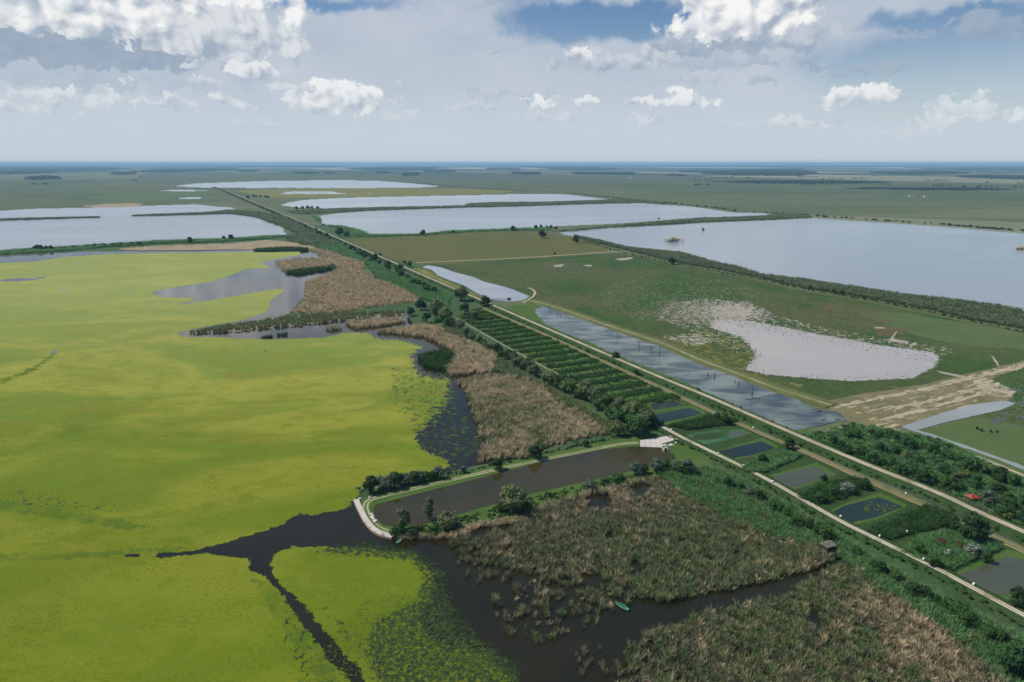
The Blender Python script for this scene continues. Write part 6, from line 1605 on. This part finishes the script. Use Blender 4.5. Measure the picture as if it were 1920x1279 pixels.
def dead_tree(x, y, hpx, label, seed, lean=0.0):
    rr_ = random.Random(seed)
    g_ = G(x, y); H_ = hpx / ppm(x, y) / 0.97
    r = root('dead_tree', g_, 0.2, rr_.uniform(0, 6), label, 'dead tree', 'dead trees in the pool')
    top = (lean * H_, 0.1 * H_, H_)
    MB().tube((0, 0, -0.3), (top[0] * .5, top[1] * .5, H_ * .5), 0.28, 0.2).tube((top[0] * .5, top[1] * .5, H_ * .5), top, 0.2, 0.06).done('trunk', M['dead'], r)
    for k in range(5):
        z = H_ * rr_.uniform(.35, .85); a = rr_.uniform(0, 6.28); l_ = H_ * rr_.uniform(.18, .4)
        bx, by = top[0] * z / H_, top[1] * z / H_
        MB().tube((bx, by, z), (bx + math.cos(a) * l_, by + math.sin(a) * l_, z + l_ * rr_.uniform(.2, .8)), 0.10, 0.03, 5).done('branch', M['dead'], r)
    return r
for i, (x, y, h_, lab) in enumerate(((1031, 583, 9, 'stubby dead tree at the upper end of the pool'), (1046, 592, 6, 'low dead snag beside the stubby one'), (1051, 594, 5, 'smallest dead snag at the upper end'), (1158, 634, 9, 'leaning dead tree in the upper middle of the pool'), (1164, 632, 5, 'low dead stump right of the leaning tree'),
                                      (1198, 654, 16, 'tall bare dead trunk, left of the three tall ones'), (1220, 658, 10, 'thin dead pole between two tall trunks'), (1236, 667, 17, 'tall bare dead trunk, middle of the three tall ones'), (1340, 713, 14, 'forked dead tree in the lower middle of the pool'), (1385, 722, 9, 'low twisted dead snag near the bank track'), (1378, 719, 6, 'small twig snag beside the twisted one'),
                                      (1410, 746, 20, 'tallest dead trunk standing nearest in the pool'), (1327, 705, 6, 'tiny snag left of the forked tree'))):
    dead_tree(x, y, h_, lab, 600 + i, random.uniform(-.15, .2))
for i, (x0, y0, x1, y1, lab) in enumerate(((1520, 768, 1538, 766, 'pale log lying at the lower bank of the long pool'), (1533, 774, 1540, 770, 'short dark log at the lower bank of the long pool'), (1566, 789, 1576, 787, 'dark log at the lower corner of the long pool'), (1398, 750, 1425, 748, 'thin drowned branch near the tallest dead trunk'), (1540, 789, 1549, 786, 'small drifting branch in the lower pool'))):
    a, b_ = G(x0, y0), G(x1, y1)
    o = MB().tube((a[0], a[1], 0.3), (b_[0], b_[1], 0.45), 0.3 if i < 3 else 0.14, 0.12).done('log', M['wood_pale' if i == 0 else 'dead'])
    meta(o, lab, 'log', 'logs in the pool')
# bleached branch beside the hide
a = G(1513, 1020)
o = MB().tube((a[0], a[1], 0.1), (a[0] - 1.6, a[1] + 1.2, 4.6), 0.12, 0.04).tube((a[0] - .8, a[1] + .6, 2.4), (a[0] - .1, a[1] + .5, 3.6), 0.06, 0.02, 5).done('dead_branch', M['wood_pale'])
meta(o, 'pale bare branch sticking out of the reeds above the hide', 'branch')
# weathered reed islands with posts in the largest lake
def island(x, y, wpx, hpx, label, mat, npost):
    g_ = G(x, y); wm = wpx / ppm(x, y); k_ = hpx / ppm(x, y)
    r = root('reed_island', g_, 0.0, 0.0, label, 'reed island')
    q_ = crown_geo(int(x), 9, 14, 0.06, 0.5, 0.22, 'dome', 0.02, 1.0)
    o = add('reed_mound', mesh_np('reed_mound', [(v[0] * wm, v[1] * wm * 0.6, v[2] * k_ * 3.2) for v in q_[0]], q_[1], M[mat]), r)
    for i in range(npost):
        xx = (i / max(1, npost - 1) - .5) * wm * 1.0
        MB().tube((xx, -wm * .28, -0.3), (xx + .3, -wm * .28, k_ * 0.9), 0.5, 0.4, 6).done('stake', M['dead'], r)
    return r
island(1262, 453, 34, 7, 'rusty reed island ringed by dark stakes in the largest lake', 'reed_tan', 9)
island(1318, 432, 6, 4, 'tiny dark islet alone near the far shore of the largest lake', 'crown_dark', 0)
island(1914, 468, 22, 5, 'rusty reed island at the right edge of the largest lake', 'reed_tan', 4)
# far buildings
def far_box(x, y, wm, dm, hm_, label, cat, name, mat='white', roof=True):
    g_ = G(x, y)
    r = root(name, g_, 0, random.uniform(-.3, .3), label, cat)
    MB().box((0, 0, hm_ / 2), (wm, dm, hm_)).done('wall', M[mat], r)
    if roof:
        add('roof', mesh_np('roof', [(-wm * .52, -dm * .6, hm_), (wm * .52, -dm * .6, hm_), (wm * .52, dm * .6, hm_), (-wm * .52, dm * .6, hm_), (-wm * .52, 0, hm_ + dm * .3), (wm * .52, 0, hm_ + dm * .3)], [(0, 1, 5, 4), (2, 3, 4, 5), (1, 2, 5), (3, 0, 4), (3, 2, 1, 0)], M['thatch']), r)
    return r
g_ = G(18, 323)
r = root('tower', g_, 0, 0, 'lone white water tower on the left horizon', 'tower')
MB().tube((0, 0, 0), (0, 0, 62), 7.0, 4.5, 12).done('shaft', M['white'], r)
MB().tube((0, 0, 62), (0, 0, 74), 9.0, 8.0, 12).done('tank', M['white'], r)
for x, y, wm, lab in ((442, 327, 40, 'tiny white farm building behind the first lake on the left'), (305, 343, 14, 'tiny white hut on the plain left of the first lake'), (115, 323, 90, 'long white farm shed near the left horizon'), (210, 327, 70, 'pale farm shed in front of the left woods'), (1188, 334, 60, 'low white farm building on the plain right of the middle'), (1177, 334, 24, 'small white shed left of the low farm building'),
                      (1195, 333, 20, 'small dark roofed shed right of the low farm building'), (1710, 369, 20, 'low white hut on the plain above the largest lake'), (1735, 370, 12, 'tiny white hut right of the low hut on the plain'), (750, 318, 70, 'white farm group near the horizon left of the middle'), (1000, 320, 60, 'white farm near the horizon in the middle'), (1560, 321, 90, 'white farm group near the right horizon'), (900, 352, 16, 'small hut among bushes behind the straw marsh')):
    far_box(x, y, wm, wm * 0.3 + 4, 4 + wm * 0.06, lab, 'farm building', 'farm_building')
# clouds drifting past, above the frame, whose shade lies on the far plain
cm_, cn_, cb_ = new_mat('cloud white')
cb_.inputs['Base Color'].default_value = (0.85, 0.85, 0.86, 1); cb_.inputs['Roughness'].default_value = 1.0; cb_.inputs['Specular IOR Level'].default_value = 0.0


def cloud(x, y, wx, wy, label, seed, hgt=1500.0):
    g_ = G(x, y)
    off = hgt / math.tan(SUN_EL)
    c = (g_[0] + math.sin(SUN_AZ) * off, g_[1] + math.cos(SUN_AZ) * off, hgt)
    rr_ = random.Random(seed)
    V, Fc = [], []
    for k in range(90):
        a = rr_.uniform(0, 6.28); q_ = math.sqrt(rr_.random())
        bx, by = math.cos(a) * q_ * wx * .42, math.sin(a) * q_ * wy * .42
        br = rr_.uniform(.10, .2) * min(wx, wy) * (1.2 - 0.5 * q_)
        b0 = len(V)
        for (u, v_, w_) in _ico: V.append((bx + u * br * 1.5, by + v_ * br * 1.2, max(-20, w_ * br * 0.8 + (1 - q_) * br)))
        Fc += [tuple(b0 + i for i in f_) for f_ in _icof]
    me = mesh_np('cloud', V, Fc, cm_, True)
    o = add('cloud', me); o.location = c
    return meta(o, label, 'cloud')
cloud(1500, 341, 1150, 800, 'broad flat cumulus drifting over the plain, shading the field on the right', 1)
cloud(1745, 354, 800, 420, 'smaller cumulus to the right, shading the pasture above the largest lake', 2)

# ------------------------------------------------------------------ haze: one closed box of even thin air round camera, ground and all things
hv = [(x, y, z) for z in (-1.5, 140.0) for (x, y) in ((-125000, -125000), (125000, -125000), (125000, 125000), (-125000, 125000))]
hf = [(0, 3, 2, 1), (4, 5, 6, 7), (0, 1, 5, 4), (1, 2, 6, 5), (2, 3, 7, 6), (3, 0, 4, 7)]
hm = bpy.data.materials.new('haze air')
hm.use_nodes = True
hm.node_tree.nodes.clear()
pv = hm.node_tree.nodes.new('ShaderNodeVolumePrincipled')
pv.inputs['Color'].default_value = (0.44, 0.75, 1.0, 1)
pv.inputs['Density'].default_value = 5.6e-5
pv.inputs['Anisotropy'].default_value = 0.0
ho = hm.node_tree.nodes.new('ShaderNodeOutputMaterial')
hm.node_tree.links.new(pv.outputs[0], ho.inputs['Volume'])
hz_o = add('haze', mesh_np('haze', hv, hf, hm))
meta(hz_o, 'thin blue air that veils the far plain', 'haze', kind='stuff')
